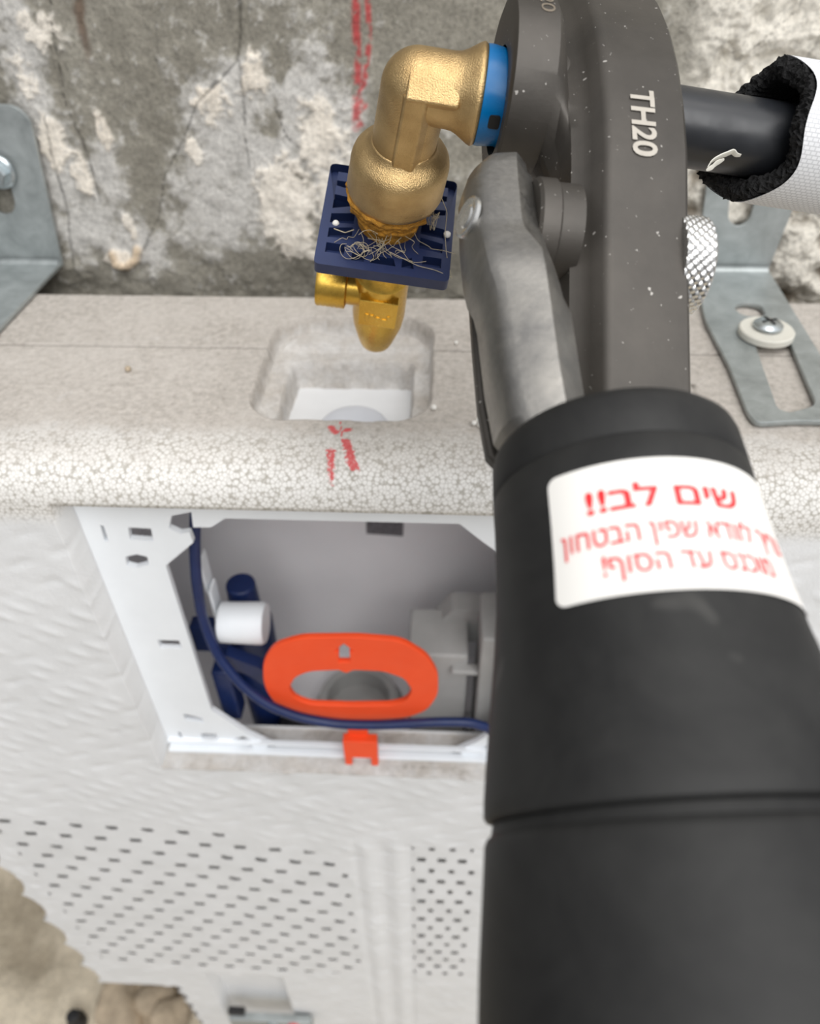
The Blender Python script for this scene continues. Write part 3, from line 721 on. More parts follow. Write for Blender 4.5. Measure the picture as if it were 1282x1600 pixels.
# curved grey outlet and black gasket low in the opening
oc = gx(640, 1225, PYF+0.030)
mb = MB()
arc = [(oc[0]+0.030*math.cos(t), PYF+0.034, oc[2]+0.030*math.sin(t)) for t in np.linspace(-0.3, math.pi*0.9, 30)]
mb.tube(arc, 0.0065, 14)
mb.build('outlet_bend', GREYPL, flush)
a, b = gx(432, 1140, PYF+0.022), gx(538, 1180, PYF+0.022)
mb = MB().box((a[0], PYF+0.018, b[2]-0.02), (b[0], PYF+0.034, a[2]))
tag(mb.build('gasket_block', DARK, None, loc=(a[0], PYF+0.03, b[2]-0.02), bevel=0.003), 'black rubber block low in the opening, left of the orange clip', 'gasket')
a, b = gx(585, 1140, PYF+0.040), gx(600, 1180, PYF+0.040)

# ------------------------------------------------------------------ galvanised angle brackets
def P2(pts, z): return [tuple(at(*p, 2, z)[:2]) for p in pts]
def W2(pts, y): return [(lambda q: (q[0], q[2]))(at(*p, 1, y)) for p in pts]
BZ = 0.0012
WYB = 0.037
WF = Frame((0, WYB, 0), (1, 0, 0), (0, 0, 1), (0, -1, 0))
TF = Frame((0, 0, BZ), (1, 0, 0), (0, 1, 0), (0, 0, 1))
# right bracket
rb = root('angle_bracket', (0.17, -0.02, 0.0), 'galvanised angle bracket with a long slot under the white washer, right of the pressing tool', 'bracket', None)
xa, xb = 0.1545, 0.1985
low = [(xa, WYB)]+P2([(1083, 478), (1140, 588), (1164, 652), (1190, 669), (1300, 664)], BZ)
fr_ = at(1282, 560, 2, BZ); low = [(xa, WYB), tuple(at(1100, 505, 2, BZ)[:2]), tuple(at(1138, 578, 2, BZ)[:2]), tuple(at(1166, 650, 2, BZ)[:2]), tuple(at(1180, 668, 2, BZ)[:2]), tuple(at(1240, 664, 2, BZ)[:2]), (0.1885, -0.124), tuple(at(1300, 592, 2, BZ)[:2]), tuple(at(1282, 563, 2, BZ)[:2]), (xb, WYB)]
slot = rpoly(P2([(1170, 520), (1222, 515), (1275, 640), (1230, 652), (1213, 645)], BZ), 0.006, 5)
key = rpoly(P2([(1144, 487), (1160, 478), (1188, 483), (1196, 500), (1160, 500)], BZ), 0.004, 5)
mb = MB().add(*plate(rpoly(low, [0, 0.01, 0.004, 0.004, 0.004, 0.003, 0.006, 0.01, 0.01, 0], 4), [slot, key], 0.0, 0.0026, TF, 0.0004))
up = [(xa, BZ), (xb, BZ), (xb+0.006, 0.075), (xa-0.008, 0.075)]
ush = W2([(1138, 345), (1143, 290), (1152, 250), (1192, 250), (1188, 290), (1172, 345), (1154, 356)], WYB)
mb.add(*plate(rpoly(up, [0, 0, 0.008, 0.008], 4), [rpoly(ush, 0.006, 4)], -0.0026, 0.0, WF, 0.0004))
# bend fillet
arc = [(0.004*(1-math.cos(t)), 0.004*(1-math.sin(t))) for t in np.linspace(0, math.pi/2, 7)]
mb.rings([[(x, WYB-0.0022-a_*0.8, BZ+0.0022+b_*0.8) for a_, b_ in arc]+[(x, WYB-0.0010, BZ+0.001)] for x in (xa+0.001, xb-0.001)], True, True, True)
mb.build('bracket_plate', GALV, rb, angle=30)
# nylon washer and cross-head screw on it
wc = at(1196, 524, 2, BZ+0.0030)
WFm = Frame(wc, (1, 0, 0), (0, 1, 0), (0, 0, 1))
mb = MB().lathe([(0, 0.0135), (0.0004, 0.0142), (0.0034, 0.0142), (0.0040, 0.0136), (0.0036, 0.008)], WFm, 48)
tag(mb.build('nylon_washer', WASHER, None, loc=wc), 'off-white plastic washer on the slotted galvanised bracket under the screw head', 'washer')
sc = wc+np.array([0.0006, 0.0015, 0.0042]); SF = Frame(sc, (1, 0, 0), (0, 1, 0), (0, 0, 1))
scr = root('cross_head_screw', sc, 'zinc cross-head screw in the centre of the white washer', 'screw')
prof = [(0, 0.0072), (0.0006, 0.0078), (0.0016, 0.0076), (0.0030, 0.0060), (0.0038, 0.0035), (0.0040, 0.00005)]
mb = MB().lathe(prof, SF, 40); mb.build('screw_head', ZINC, scr)
mb = MB()
for k in range(2):
    a_ = math.radians(20+90*k); c_, s_ = math.cos(a_), math.sin(a_)
    f2 = Frame(sc+np.array([0, 0, 0.0034]), (c_, s_, 0), (-s_, c_, 0), (0, 0, 1)); mb.box((-0.0042, -0.0007, 0), (0.0042, 0.0007, 0.00078), f2)
mb.build('cross_recess', DARK, scr, smooth=False, label='dark cross-shaped recess')

# left bracket
lb = root('angle_bracket', (-0.29, 0.0, 0.0), 'galvanised angle bracket at the left edge, cut at a slant and bolted to the wall', 'bracket', None)
cbx, cbz = at(89, 388, 1, WYB)[[0, 2]]
up = [(-0.36, BZ), (cbx, BZ)]+W2([(88, 380), (46, 196), (34, 168), (-10, 160)], WYB)+[(-0.36, 0.096)]
up = [(-0.36, BZ), (cbx, BZ)]+W2([(47, 186), (22, 164)], WYB)+[(-0.36, 0.097)]
ush = W2([(-12, 330), (-12, 265), (8, 262), (24, 318), (20, 332), (8, 336)], WYB)
mb = MB().add(*plate(rpoly(up, [0, 0, 0.006, 0.006, 0.0], 5), [rpoly(ush, 0.004, 4)], -0.0026, 0, WF, 0.0004))
low = [(-0.36, WYB), (cbx, WYB)]+P2([(0, 520), (-60, 600)], BZ)+[(-0.36, -0.10)]
mb.add(*plate(low, [], 0.0, 0.0026, TF, 0.0004))
mb.rings([[(x, WYB-0.0022-a_*0.8, BZ+0.0022+b_*0.8) for a_, b_ in arc]+[(x, WYB-0.0010, BZ+0.001)] for x in (-0.359, cbx-0.001)], True, True, True)
mb.build('bracket_plate', GALV, lb, angle=30)
bc = at(-2, 268, 1, WYB-0.0028); BF = Frame(bc, (1, 0, 0), (0, 0, 1), (0, -1, 0))
bolt = root('hex_bolt', bc, 'zinc hex bolt with a round flange holding the left bracket to the wall', 'bolt')
mb = MB().lathe([(0, 0.0098), (0.0012, 0.0096), (0.0020, 0.0085)], BF, 40); mb.build('flange', ZINC, bolt)
mb = MB().lathe([(0.0018, 0.0068), (0.0062, 0.0068), (0.0068, 0.0062)], BF, 6); mb.build('hex_head', ZINC, bolt, smooth=False)

# ------------------------------------------------------------------ fitting: bronze elbow on mounting plate with brass valve
A = nrm(c2w([.985, -.122, .06])); V_ = np.array([0., -.406, .913]); V_ = nrm(V_-(V_@A)*A); B = np.cross(A, V_)
Q = atz(607, 345, .27)
FIT = Frame(Q, A, V_, B)                              # x along pipe, y up the fitting, z towards the viewer
FAX = Frame(Q, A, -B, V_)                             # z axis up the fitting (for turned shapes)
OH = 0.0535                                           # height of the pipe axis
PAX = Frame(FIT((0, OH, 0)), V_, B, A)                # z axis along the pipe
PR = 0.0106

plate_r = root('mounting_plate', FIT((0, -0.02, 0)), 'navy blue square lattice plate with a threaded collar under the bronze elbow', 'mounting plate')
H = 0.0232
holes = []
for s in (-1, 1):
    for k in range(6):
        z0 = -0.0195+k*0.0066; x1 = 0.0135 if k in (0, 5) else 0.0118
        sl = 0.0016*(1 if k < 3 else -1)*(0 if k in (0, 5) else 1)
        holes.append([(s*0.0200, z0), (s*x1, z0+sl), (s*x1, z0+0.0042+sl*0.5), (s*0.0200, z0+0.0042)])
for x0, x1 in ((-0.0108, -0.0065), (0.0065, 0.0108)):
    for s in (-1, 1):
        holes.append([(x0, s*0.0197), (x1, s*0.0197), (x1*0.9, s*0.0150), (x0, s*0.0165)])
for s in (-1, 1): holes.append([(-0.0045, s*0.0197), (0.0045, s*0.0197), (0.0035, s*0.0165), (-0.0035, s*0.0165)])
PLF = Frame(Q, A, B, -V_)
mb = MB().add(*plate(rpoly(rect(-H, -H, H, H), 0.0022, 5), [h if i % 1 == 0 else h for i, h in enumerate(holes)], 0.0, 0.0038, PLF))
mb.add(*plate(rpoly(rect(-H, -H, H, H), 0.0022, 5), [], 0.0038, 0.0046, PLF))
mb.build('lattice_plate', BLUEPL, plate_r, angle=30, bevel=0.0003)
prof = [(-0.0046, 0.0172)]
for k in range(4): prof += [(-0.0054-k*0.0020, 0.0172-k*0.0003), (-0.0060-k*0.0020, 0.0168-k*0.0003), (-0.0064-k*0.0020, 0.0157), (-0.0070-k*0.0020, 0.0166-k*0.0003)]
prof += [(-0.0138, 0.0154), (-0.0142, 0.0120)]
mb = MB().lathe(prof, FAX, 64); mb.build('threaded_collar', BLUEPL, plate_r, angle=50)

brass = root('angle_valve', FIT((0, -0.07, 0)), 'yellow brass valve body with a side outlet hanging below the navy plate', 'valve')
mb = MB().lathe([(-0.0144, 0.0088), (-0.026, 0.0096), (-0.027, 0.0104), (-0.050, 0.0107), (-0.056, 0.0102), (-0.067, 0.0076), (-0.0695, 0.0068), (-0.0705, 0.0056)], FAX, 48)
# flat wrench pads
mb.box((-0.0076, -0.046, 0.004), (0.0076, -0.031, 0.0112), FIT)
mb.build('valve_body', BRASS, brass, bevel=0.0004)
OF = Frame(FIT((0.002, -0.0365, 0.001)), V_, B, -A)
mb = MB().lathe([(0.006, 0.0068), (0.0150, 0.0068), (0.0154, 0.0074)], OF, 40); mb.build('outlet_neck', BRASS, brass)
prof = [(0.0152, 0.0070), (0.0156, 0.0086)]
for k in range(5): prof += [(0.0168+k*0.0018, 0.00875), (0.0175+k*0.0018, 0.0086)]
prof += [(0.0262, 0.0088), (0.0270, 0.0084), (0.0268, 0.0066)]
mb = MB().lathe(prof, OF, 48); mb.build('threaded_outlet', BRASS, brass, label='bright yellow threaded outlet end')
# cast mark on the wrench pad
mb = MB()
for k, (x0, x1, y0, y1) in enumerate([(-0.0050, -0.0034, -0.0425, -0.0385), (-0.0030, -0.0014, -0.0405, -0.0388), (-0.0008, 0.0010, -0.0425, -0.0398), (0.0016, 0.0040, -0.0420, -0.0405), (0.0036, 0.0048, -0.0405, -0.0385)]):
    mb.box((x0, y0, 0.0110), (x1, y1, 0.0117), FIT)
mb.build('cast_mark', BRASS, brass, bevel=0.0002)

elbow = root('press_elbow', FIT((0, 0.016, 0)), 'sand-cast bronze press elbow standing on the navy lattice plate', 'pipe fitting')
mb = MB()
mb.lathe([(0.0135, 0.0138), (0.0139, 0.0150), (0.0146, 0.0156), (0.0164, 0.0161), (0.0265, 0.0159), (0.0284, 0.0154), (0.0300, 0.0142), (0.0314, 0.0124), (0.0326, 0.0110), (0.0344, 0.0103)], Frame(Q, A, -B, V_+0.07*A), 72)
TR = 0.0101
LEAN = V_+0.07*A
EF = Frame(Q, A, LEAN, B); EAX = Frame(Q, A, -B, LEAN)
ec = EF((0, OH, 0)); ex = float((ec-PAX.o)@A)
mb.lathe([(0.032, TR), (OH, TR)], EAX, 64, True, False)
mb.lathe([(OH-PR*0+TR*math.sin(t), max(TR*math.cos(t), 1e-5)) for t in np.linspace(0, math.pi/2, 14)], EAX, 64, False, False)
mb.lathe([(ex, TR), (0.0135, TR), (0.0155, 0.0103), (0.0172, 0.0110), (0.0190, 0.0121), (0.0206, 0.0131), (0.0216, 0.0135), (0.0223, 0.0134), (0.0227, 0.0128)], PAX, 64, False, True)
# square L-shaped web over the inner corner
cs = [(-0.0034, 0.0090), (-0.0027, 0.0106), (0.0032, 0.0110), (0.0092, 0.0042), (0.0092, -0.004), (-0.0034, -0.004)]
mb.rings([[(x, h, z) for x, z in cs] for h in (0.0280, 0.0330, OH+0.0036)], True, True, True, EF)
cs = [(0.0062, 0.0080), (0.0112, 0.0036), (0.0058, -0.0064), (-0.002, -0.0064), (-0.002, 0.0080)]
mb.rings([[(x, OH+h, z) for z, h in cs] for x in (-0.0027, 0.0125)], True, True, True, EF)
o = mb.build('elbow_body', BRONZE, elbow, angle=38, bevel=0.0006)
# blue press sleeve with its inspection window
mb = MB().lathe([(0.0225, 0.0118), (0.0227, 0.0131), (0.0240, 0.0132), (0.0285, 0.0126), (0.0300, 0.0131), (0.0306, 0.0128), (0.0420, 0.0122), (0.0424, 0.0110)], PAX, 72)
mb.build('press_sleeve', BLUE, elbow, label='glossy bright blue sleeve')
wdir = nrm(B*0.985+V_*0.17); wt = np.cross(A, wdir)
WNF = Frame(PAX((0, 0, 0.0268))+wdir*0.0127, A, wt, wdir)
mb = MB().add(*plate(rpoly(rect(-0.0016, -0.0019, 0.0016, 0.0019), 0.0008, 4), [], -0.002, 0.0005, WNF)); mb.build('inspection_window', DARK, elbow, label='small black window in the blue sleeve')

# hemp packed into the thread
hemp = MB()
rng = random.Random(3)
for k in range(5):
    pts = []
    for j in range(41):
        t = 2*math.pi*j/40; r = 0.0112+0.0018*rng.random()+0.0005*k; h = 0.0062+0.0017*k+0.0012*rng.random()
        pts.append((r*math.cos(t), h, r*math.sin(t)))
    pts[-1] = pts[0]; hemp.tube(pts, [0.0008+0.0006*rng.random() for _ in pts], 8, False, FIT)
hemp.lathe([(0.0, 0.0108), (0.0140, 0.0128)], FAX, 40, False, False)
tag(hemp.build('hemp_packing', HEMP, None, loc=FIT((0, 0.004, 0)), angle=None), 'ragged golden hemp packing wound between the bronze elbow and navy plate', 'hemp', kind='stuff')
st = MB()
def strand(pts, r=0.00009): st.tube(smoothpath([FIT(p) for p in pts], 40, 4), r, 5, False)
for k in range(20):
    t0 = math.radians(rng.uniform(40, 140)); x = 0.013*math.cos(t0); z = 0.0135*math.sin(t0); dx = rng.uniform(-0.006, 0.006); pts = [(x, rng.uniform(0.003, 0.010), z)]
    for j in range(5): pts.append((pts[-1][0]+dx*0.4+rng.uniform(-0.0024, 0.0024), max(0.0004, pts[-1][1]+rng.uniform(-0.004, 0.0015)), pts[-1][2]+rng.uniform(-0.0006, 0.0022)))
    strand(pts)
for k in range(9):
    c = (-0.0085+rng.uniform(-0.003, 0.004), 0.002+rng.uniform(0, 0.002), 0.0165+rng.uniform(-0.001, 0.0015)); r = rng.uniform(0.002, 0.005); a0 = rng.uniform(0, 6)
    strand([(c[0]+r*math.cos(a0+t), max(0.0005, c[1]+0.0015*math.sin(2*t)), c[2]+0.6*r*math.sin(a0+t)) for t in np.linspace(0, 4.5, 9)])
strand([(0.002, 0.003, 0.0165), (0.006, 0.0022, 0.0175), (0.012, 0.001, 0.019), (0.018, 0.0008, 0.0195), (0.024, -0.001, 0.020)], 0.00012)
strand([(0.0165, 0.018, 0.004), (0.0195, 0.012, 0.004), (0.0200, 0.004, 0.006), (0.0215, 0.0005, 0.012), (0.0245, -0.004, 0.018)], 0.00012)
strand([(-0.011, 0.006, 0.012), (-0.014, 0.003, 0.011), (-0.018, 0.002, 0.009)], 0.0002)
for k in range(8):
    strand([(0.0135+rng.uniform(0, .004), 0.006+rng.uniform(-.003, .003), 0.002+rng.uniform(-.003, .004)) for _ in range(4)])
tag(st.build('loose_hemp_strands', HAIR, None, loc=FIT((0, 0.001, 0.017)), angle=None), 'fine loose pale strands straying over the navy plate below the elbow', 'fibres', kind='stuff')

# ------------------------------------------------------------------ pipe and its insulation
pz0, pz1 = 0.0428, 0.26
mb = MB().lathe([(pz0, PR-0.0008), (pz0+0.0003, PR), (pz1, PR)], PAX, 64)
tag(mb.build('black_pipe', PIPE, None, loc=PAX((0, 0, 0.1))), 'smooth black plastic pipe running from the grey jaw into the white sleeve', 'pipe')
ins = root('pipe_insulation', PAX((0, 0, 0.12)), 'white woven insulation sleeve with a ragged black foam core around the black pipe', 'insulation sleeve')
RO, RI = 0.0196, 0.0136
IO = (0.0022, -0.0006)         # sleeve axis sits slightly above the pipe's
def cut(t):
    # t measured from V_ (up) towards B (viewer): far side runs further along the pipe than the near side
    up_, nr_ = math.cos(t), math.sin(t)
    lo_ = max(0.0, -up_)**2
    return 0.1065+0.0030*nr_+0.0020*up_-0.0070*lo_+0.0012*math.sin(5*t+1)
SEG = 160
def ringpts(r, fz, jit=0.0, seed=0):
    g = random.Random(seed); out = []
    for j in range(SEG):
        t = 2*math.pi*j/SEG; rr = r+g.uniform(-jit, jit)
        out.append((IO[0]+rr*math.cos(t), IO[1]+rr*math.sin(t), fz(t)+g.uniform(-jit, jit)))
    return out
zend = 0.26
mb = MB().rings([ringpts(RO-0.0004, lambda t: cut(t)+0.0012), ringpts(RO, lambda t: cut(t)+0.0008)]+[ringpts(RO, lambda t, k=k: cut(t)+(zend-cut(t))*k) for k in (0.1, 0.25, 0.5, 1.0)], True, False, False, PAX)
wr = mb.build('outer_wrap', WRAP, ins)
me = wr.data; a = me.attributes.new('uvw', 'FLOAT_VECTOR', 'POINT')
off = base_of(ins); uv = []
for v in me.vertices:
    p = np.array(v.co)+off-PAX.o; x, y, z = p@PAX.x-IO[0], p@PAX.y-IO[1], p@PAX.z
    uv += [z, math.atan2(y, x)*RO, 0]
a.data.foreach_set('vector', uv)
jr = [ringpts(RO-0.0012, lambda t: cut(t)+0.003)]+[ringpts(RI+(RO-0.0005-RI)*k, lambda t: cut(t)-0.001*math.sin(math.pi*k), 0.00075, int(10+9*k)) for k in (1.0, 0.85, 0.7, 0.5, 0.3, 0.15, 0.0)]
mb = MB().rings([ringpts(RO-0.0006, lambda t: cut(t)+0.02), ]+jr+[ringpts(RI, lambda t, k=k: cut(t)+0.05*k, 0.0003, 5) for k in (0.1, 0.3, 0.6, 1.0)], True, False, False, PAX)
mb.build('foam_core', CORE, ins, smooth=False)
mb = MB()
for pl, w_ in (([(1106, 262), (1112, 252), (1124, 245), (1138, 240), (1146, 236), (1150, 242), (1158, 243)], 0.0011), ([(1110, 264), (1120, 255), (1132, 249)], 0.0009), ([(1104, 266), (1112, 262), (1118, 258)], 0.0008)):
    pts = smoothpath([atz(*p, 0.2195) for p in pl], 24, 2); mb.tube(pts, [w_*(0.35+0.65*math.sin(math.pi*(k+0.6)/25)) for k in range(24)], 6, True, flat=0.3)
mb.build('torn_scrap', WASHER, ins, label='torn scrap of white wrap at the lower lip')

# ------------------------------------------------------------------ pressing tool
K = atz(952, 690, .17)
L = nrm(c2w([.03, -.894, -.447])); AJ = nrm(A-(A@L)*L); N = np.cross(L, AJ); N = -N if N@FW > 0 else N
HF = Frame(K, AJ, N, L)                                # handle frame: x sideways, y towards viewer, z down the handle
LJ = nrm(c2w([-.01, -.894, -.447])); A2 = nrm(c2w([.982, -.138, .06])); A2 = nrm(A2-(A2@LJ)*LJ); N2 = np.cross(LJ, A2); N2 = -N2 if N2@FW > 0 else N2
JF = Frame(K, A2, N2, LJ)                              # jaw frame
tool = root('press_tool', K, 'hand pressing tool with dark steel jaw, aluminium arm and thick black handle', 'pressing tool')

# --- jaw: outline in the plane square to the pipe, lofted along the pipe
pcen = PAX((0, 0, 0.055)); d_ = pcen-K; S0, N0 = float(d_@LJ), float(d_@N2)
top_pts = [(-0.176, -0.018), (-0.174, -0.004), (-0.166, 0.0060), (-0.154, 0.0120), (-0.140, 0.0158), (-0.125, 0.0178), (-0.110, 0.0180), (-0.095, 0.0165), (-0.080, 0.0135), (-0.060, 0.0065), (-0.040, 0.0005), (-0.022, -0.0050), (-0.0095, -0.0085)]
bot_pts = [(-0.0095, -0.021), (-0.030, -0.022), (-0.060, -0.024), (-0.085, -0.027), (-0.105, -0.031), (-0.135, -0.034), (-0.160, -0.030)]
def resample(pts, n):
    P_ = np.array(pts+[pts[0]]); d = np.r_[0, np.cumsum(np.hypot(*np.diff(P_, axis=0).T))]
    t = np.linspace(0, d[-1], n, endpoint=False); return np.stack([np.interp(t, d, P_[:, k]) for k in range(2)], 1)
OUT = resample(top_pts+bot_pts, 240)
for _ in range(5): OUT = 0.25*np.roll(OUT, 1, 0)+0.5*OUT+0.25*np.roll(OUT, -1, 0)
def inset(P_, d):
    t = np.roll(P_, -1, 0)-np.roll(P_, 1, 0); t /= np.linalg.norm(t, axis=1)[:, None]; nn = np.stack([t[:, 1], -t[:, 0]], 1)
    c = P_.mean(0); sgn = np.sign(((P_-c)*nn).sum()); 
    q = P_-nn*sgn*d
    for _ in range(int(600*d)): q = 0.25*np.roll(q, 1, 0)+0.5*q+0.25*np.roll(q, -1, 0)
    return q
cenH = np.array([S0, N0])
ang = np.arctan2(OUT[:, 1]-N0, OUT[:, 0]-S0)
def hub(r):
    k = max(0.0, (r-0.015)/0.006)
    return np.stack([S0-0.0030*k+(r+0.0018*k)*np.cos(ang), N0+0.0022*k+(r+0.0018*k)*np.sin(ang)], 1)
def hubmix(r, d, k): return hub(r)*(1-k)+inset(OUT, d)*k
secs = [(-0.0200, hub(0.0142)), (-0.0203, hub(0.0200)), (-0.0196, hub(0.0212)), (-0.0085, hub(0.0212)), (-0.0062, hubmix(0.0200, 0.006, 0.12)), (-0.0048, hubmix(0.0195, 0.008, 0.45)), (-0.0040, hubmix(0.019, 0.0075, 0.8)), (-0.0036, inset(OUT, 0.0068)), (-0.0012, inset(OUT, 0.0058)), (0.0010, inset(OUT, 0.0040)), (0.0028, inset(OUT, 0.0010)), (0.0040, inset(OUT, 0.0002)), (0.0055, OUT), (0.0242, OUT), (0.0252, inset(OUT, 0.0010)), (0.0254, inset(OUT, 0.006)), (0.0254, hub(0.0142))]
rings_ = [[(a_, n_, s_) for s_, n_ in o2] for a_, o2 in secs]
rings_ += [[(a_, n_, s_) for s_, n_ in hub(0.0142)] for a_ in (0.012, -0.008)]
rings_.append(rings_[0])
mb = MB().rings(rings_, True, False, False, JF)
jaw = mb.build('jaw', JAW, tool, angle=32)
# split line between the jaw halves is a shallow plate on the far side
mb = MB().lathe([(-0.0136, 0.0122), (-0.0128, 0.0130), (-0.0084, 0.0130), (-0.0078, 0.0122), (-0.0020, 0.0122)], Frame(JF((0, -0.0030, -0.0655)), N2, LJ, A2), 48)
mb.build('pivot_boss', JAW, tool)
# engraving on the outer rim and the worn one on the flank
def rimN(s): return np.interp(s, [p[0] for p in top_pts], [p[1] for p in top_pts])
tv, tf = text_mesh('TH20', 0.0088, 0.026)
tx = tv[:, 0]; w_ = tx.max()-tx.min()
def on_rim(p):
    s = -0.0878+p[0]*0.98; a_ = 0.0130+p[1]
    return (a_, rimN(s)+0.0002+0.00012, s)
nV = len(tv)
mb = MB().add([on_rim(p) for p in tv], tf, JF); mb.build('engraving', LASER, tool, smooth=False, label='pale engraved letters TH20')
tv2, tf2 = text_mesh('TH20', 0.0088, 0.0)
# flank letters follow the hub's near edge
def on_flank(p):
    k = (0.0212-0.015)/0.006; R_ = 0.0212+0.0018*k; th_ = math.radians(112)-p[0]/R_
    return (-0.0118+p[1]*0.62, N0+0.0022*k+(R_+0.00012)*math.sin(th_), S0-0.0030*k+(R_+0.00012)*math.cos(th_))
mb = MB().add([on_flank(p) for p in tv2], tf2, JF); mb.build('engraving', LASERD, tool, smooth=False, label='worn engraved letters on the jaw collar')

# --- aluminium arm: formed channel, sections (s; points (a, n))
def armsec(s, lb, lf, cn, rd, rt, rbk):
    pts = [lb, lf, cn, rd, rt, rbk]
    return s, pts
arm_secs = [
 (-0.0815, [(-0.0270, -0.004), (-0.0268, 0.0020), (-0.0250, 0.0062), (-0.0182, 0.0074), (-0.0150, 0.0040), (-0.0150, -0.008)]),
 (-0.0780, [(-0.0302, -0.004), (-0.0300, 0.0016), (-0.0272, 0.0068), (-0.0186, 0.0080), (-0.0148, 0.0040), (-0.0148, -0.008)]),
 (-0.0775, [(-0.0303, -0.004), (-0.0301, 0.0016), (-0.0273, 0.0068), (-0.0186, 0.0080), (-0.0136, 0.0036), (-0.0136, -0.008)]),
 (-0.0720, [(-0.0318, -0.004), (-0.0316, 0.0016), (-0.0288, 0.0073), (-0.0188, 0.0085), (-0.0136, 0.0042), (-0.0136, -0.008)]),
 (-0.0560, [(-0.0318, -0.004), (-0.0316, 0.0020), (-0.0290, 0.0078), (-0.0188, 0.0092), (-0.0126, 0.0050), (-0.0126, -0.008)]),
 (-0.0530, [(-0.0316, -0.004), (-0.0314, 0.0022), (-0.0289, 0.0079), (-0.0184, 0.0094), (-0.0122, 0.0050), (-0.0122, -0.008)]),
 (-0.0440, [(-0.0312, -0.004), (-0.0310, 0.0024), (-0.0286, 0.0098), (-0.0154, 0.0120), (-0.0108, 0.0062), (-0.0108, -0.008)]),
 (-0.0380, [(-0.0302, -0.004), (-0.0300, 0.0026), (-0.0276, 0.0098), (-0.0150, 0.0122), (-0.0100, 0.0066), (-0.0100, -0.008)]),
 (-0.0345, [(-0.0287, -0.004), (-0.0285, 0.0028), (-0.0266, 0.0095), (-0.0148, 0.0121), (-0.0096, 0.0066), (-0.0096, -0.008)]),
 (-0.0300, [(-0.0280, -0.004), (-0.0278, 0.0028), (-0.0260, 0.0092), (-0.0146, 0.0120), (-0.0080, 0.0064), (-0.0080, -0.008)]),
 (-0.0120, [(-0.0268, -0.004), (-0.0266, 0.0026), (-0.0246, 0.0086), (-0.0138, 0.0116), (-0.0072, 0.0062), (-0.0072, -0.008)]),
 (0.0005, [(-0.0252, -0.004), (-0.0250, 0.0026), (-0.0232, 0.0084), (-0.0128, 0.0113), (-0.0066, 0.0060), (-0.0066, -0.008)]),
 (0.0100, [(-0.0185, -0.004), (-0.0180, 0.0026), (-0.0170, 0.0084), (-0.0110, 0.0108), (-0.0060, 0.0060), (-0.0060, -0.008)]),
]
def soft(pts):
    # round the two left corners of the channel, keep the right ridge crisp
    P_ = [np.array(p) for p in pts]; out = [P_[0]]
    for i, k in ((1, 0.45), (2, 0.4)):
        a_, b_, c_ = P_[i-1], P_[i], P_[i+1]; p0 = b_+(a_-b_)*min(k, 0.0028/np.linalg.norm(a_-b_)); p1 = b_+(c_-b_)*min(k, 0.0028/np.linalg.norm(c_-b_))
        for t in np.linspace(0, 1, 5): out.append((1-t)**2*p0+2*t*(1-t)*b_+t*t*p1)
    a_, b_, c_ = P_[2], P_[3], P_[4]
    for t in np.linspace(0, 1, 3):
        p0 = b_+(a_-b_)*(0.0006/np.linalg.norm(a_-b_)); p1 = b_+(c_-b_)*(0.0006/np.linalg.norm(c_-b_)); out.append((1-t)**2*p0+2*t*(1-t)*b_+t*t*p1)
    out += [P_[4], P_[5]]
    return out
ss = np.array([q[0] for q in arm_secs]); arr_ = np.array([q[1] for q in arm_secs])
fine = ss; ar2 = np.stack([[np.interp(fine, ss, arr_[:, i, k]) for k in range(2)] for i in range(6)], 0).transpose(2, 0, 1)
for _ in range(0): ar2[1:-1] = 0.25*ar2[:-2]+0.5*ar2[1:-1]+0.25*ar2[2:]
ar2[0] = arr_[0]
mb = MB().rings([[(p[0], p[1], s_) for p in soft(q)] for s_, q in zip(fine, ar2)], True, True, True, JF)
arm = mb.build('arm', ALU, tool, angle=16)
rn = nrm(-0.93*A2+0.37*N2); RVF = Frame(JF((-0.0309, 0.0036, -0.0605)), nrm(np.cross(LJ, rn)), LJ, rn)
mb = MB().lathe([(-0.0005, 0.0052), (0.0005, 0.0052), (0.0008, 0.0046), (0.0005, 0.0030), (0.0009, 0.0026), (0.0010, 0.0001)], RVF, 40)
mb.build('rivet', STEEL, arm, label='round bright rivet head')

# dark lower lever just behind the arm
mb = MB().rings([[(a0, -0.008, s_), (a0, -0.012, s_), (a0+0.012, -0.012, s_), (a0+0.012, -0.008, s_)] for s_, a0 in ((-0.048, -0.0285), (-0.030, -0.0280), (-0.012, -0.0272), (0.0005, -0.0256), (0.008, -0.019))], True, True, True, JF)
mb.build('lower_lever', JAW, tool, bevel=0.001)
# --- knurled safety pin knob on the far side
KF = Frame(JF((0.0235, -0.004, -0.0590)), N2, LJ, A2)
seg, rows = 240, 60
def knr(u, z, r):
    k = 0.00030*(abs(math.sin(u*30/2+z*1250))+abs(math.sin(u*30/2-z*1250))-0.9); return r+k
prof = [(0.000+0.0085*i/(rows-1), 0.0124) for i in range(rows)]
rr_ = []
for i, (z, r) in enumerate(prof):
    r2 = r-0.0016*max(0, (i-rows+9)/8)**2
    rr_.append([(knr(2*math.pi*j/seg, z, r2)*math.cos(2*math.pi*j/seg), knr(2*math.pi*j/seg, z, r2)*math.sin(2*math.pi*j/seg), z) for j in range(seg)])
mb = MB().rings(rr_, True, True, True, KF); mb.build('knurled_knob', STEEL, tool, angle=25, label='silver knurled safety pin knob')

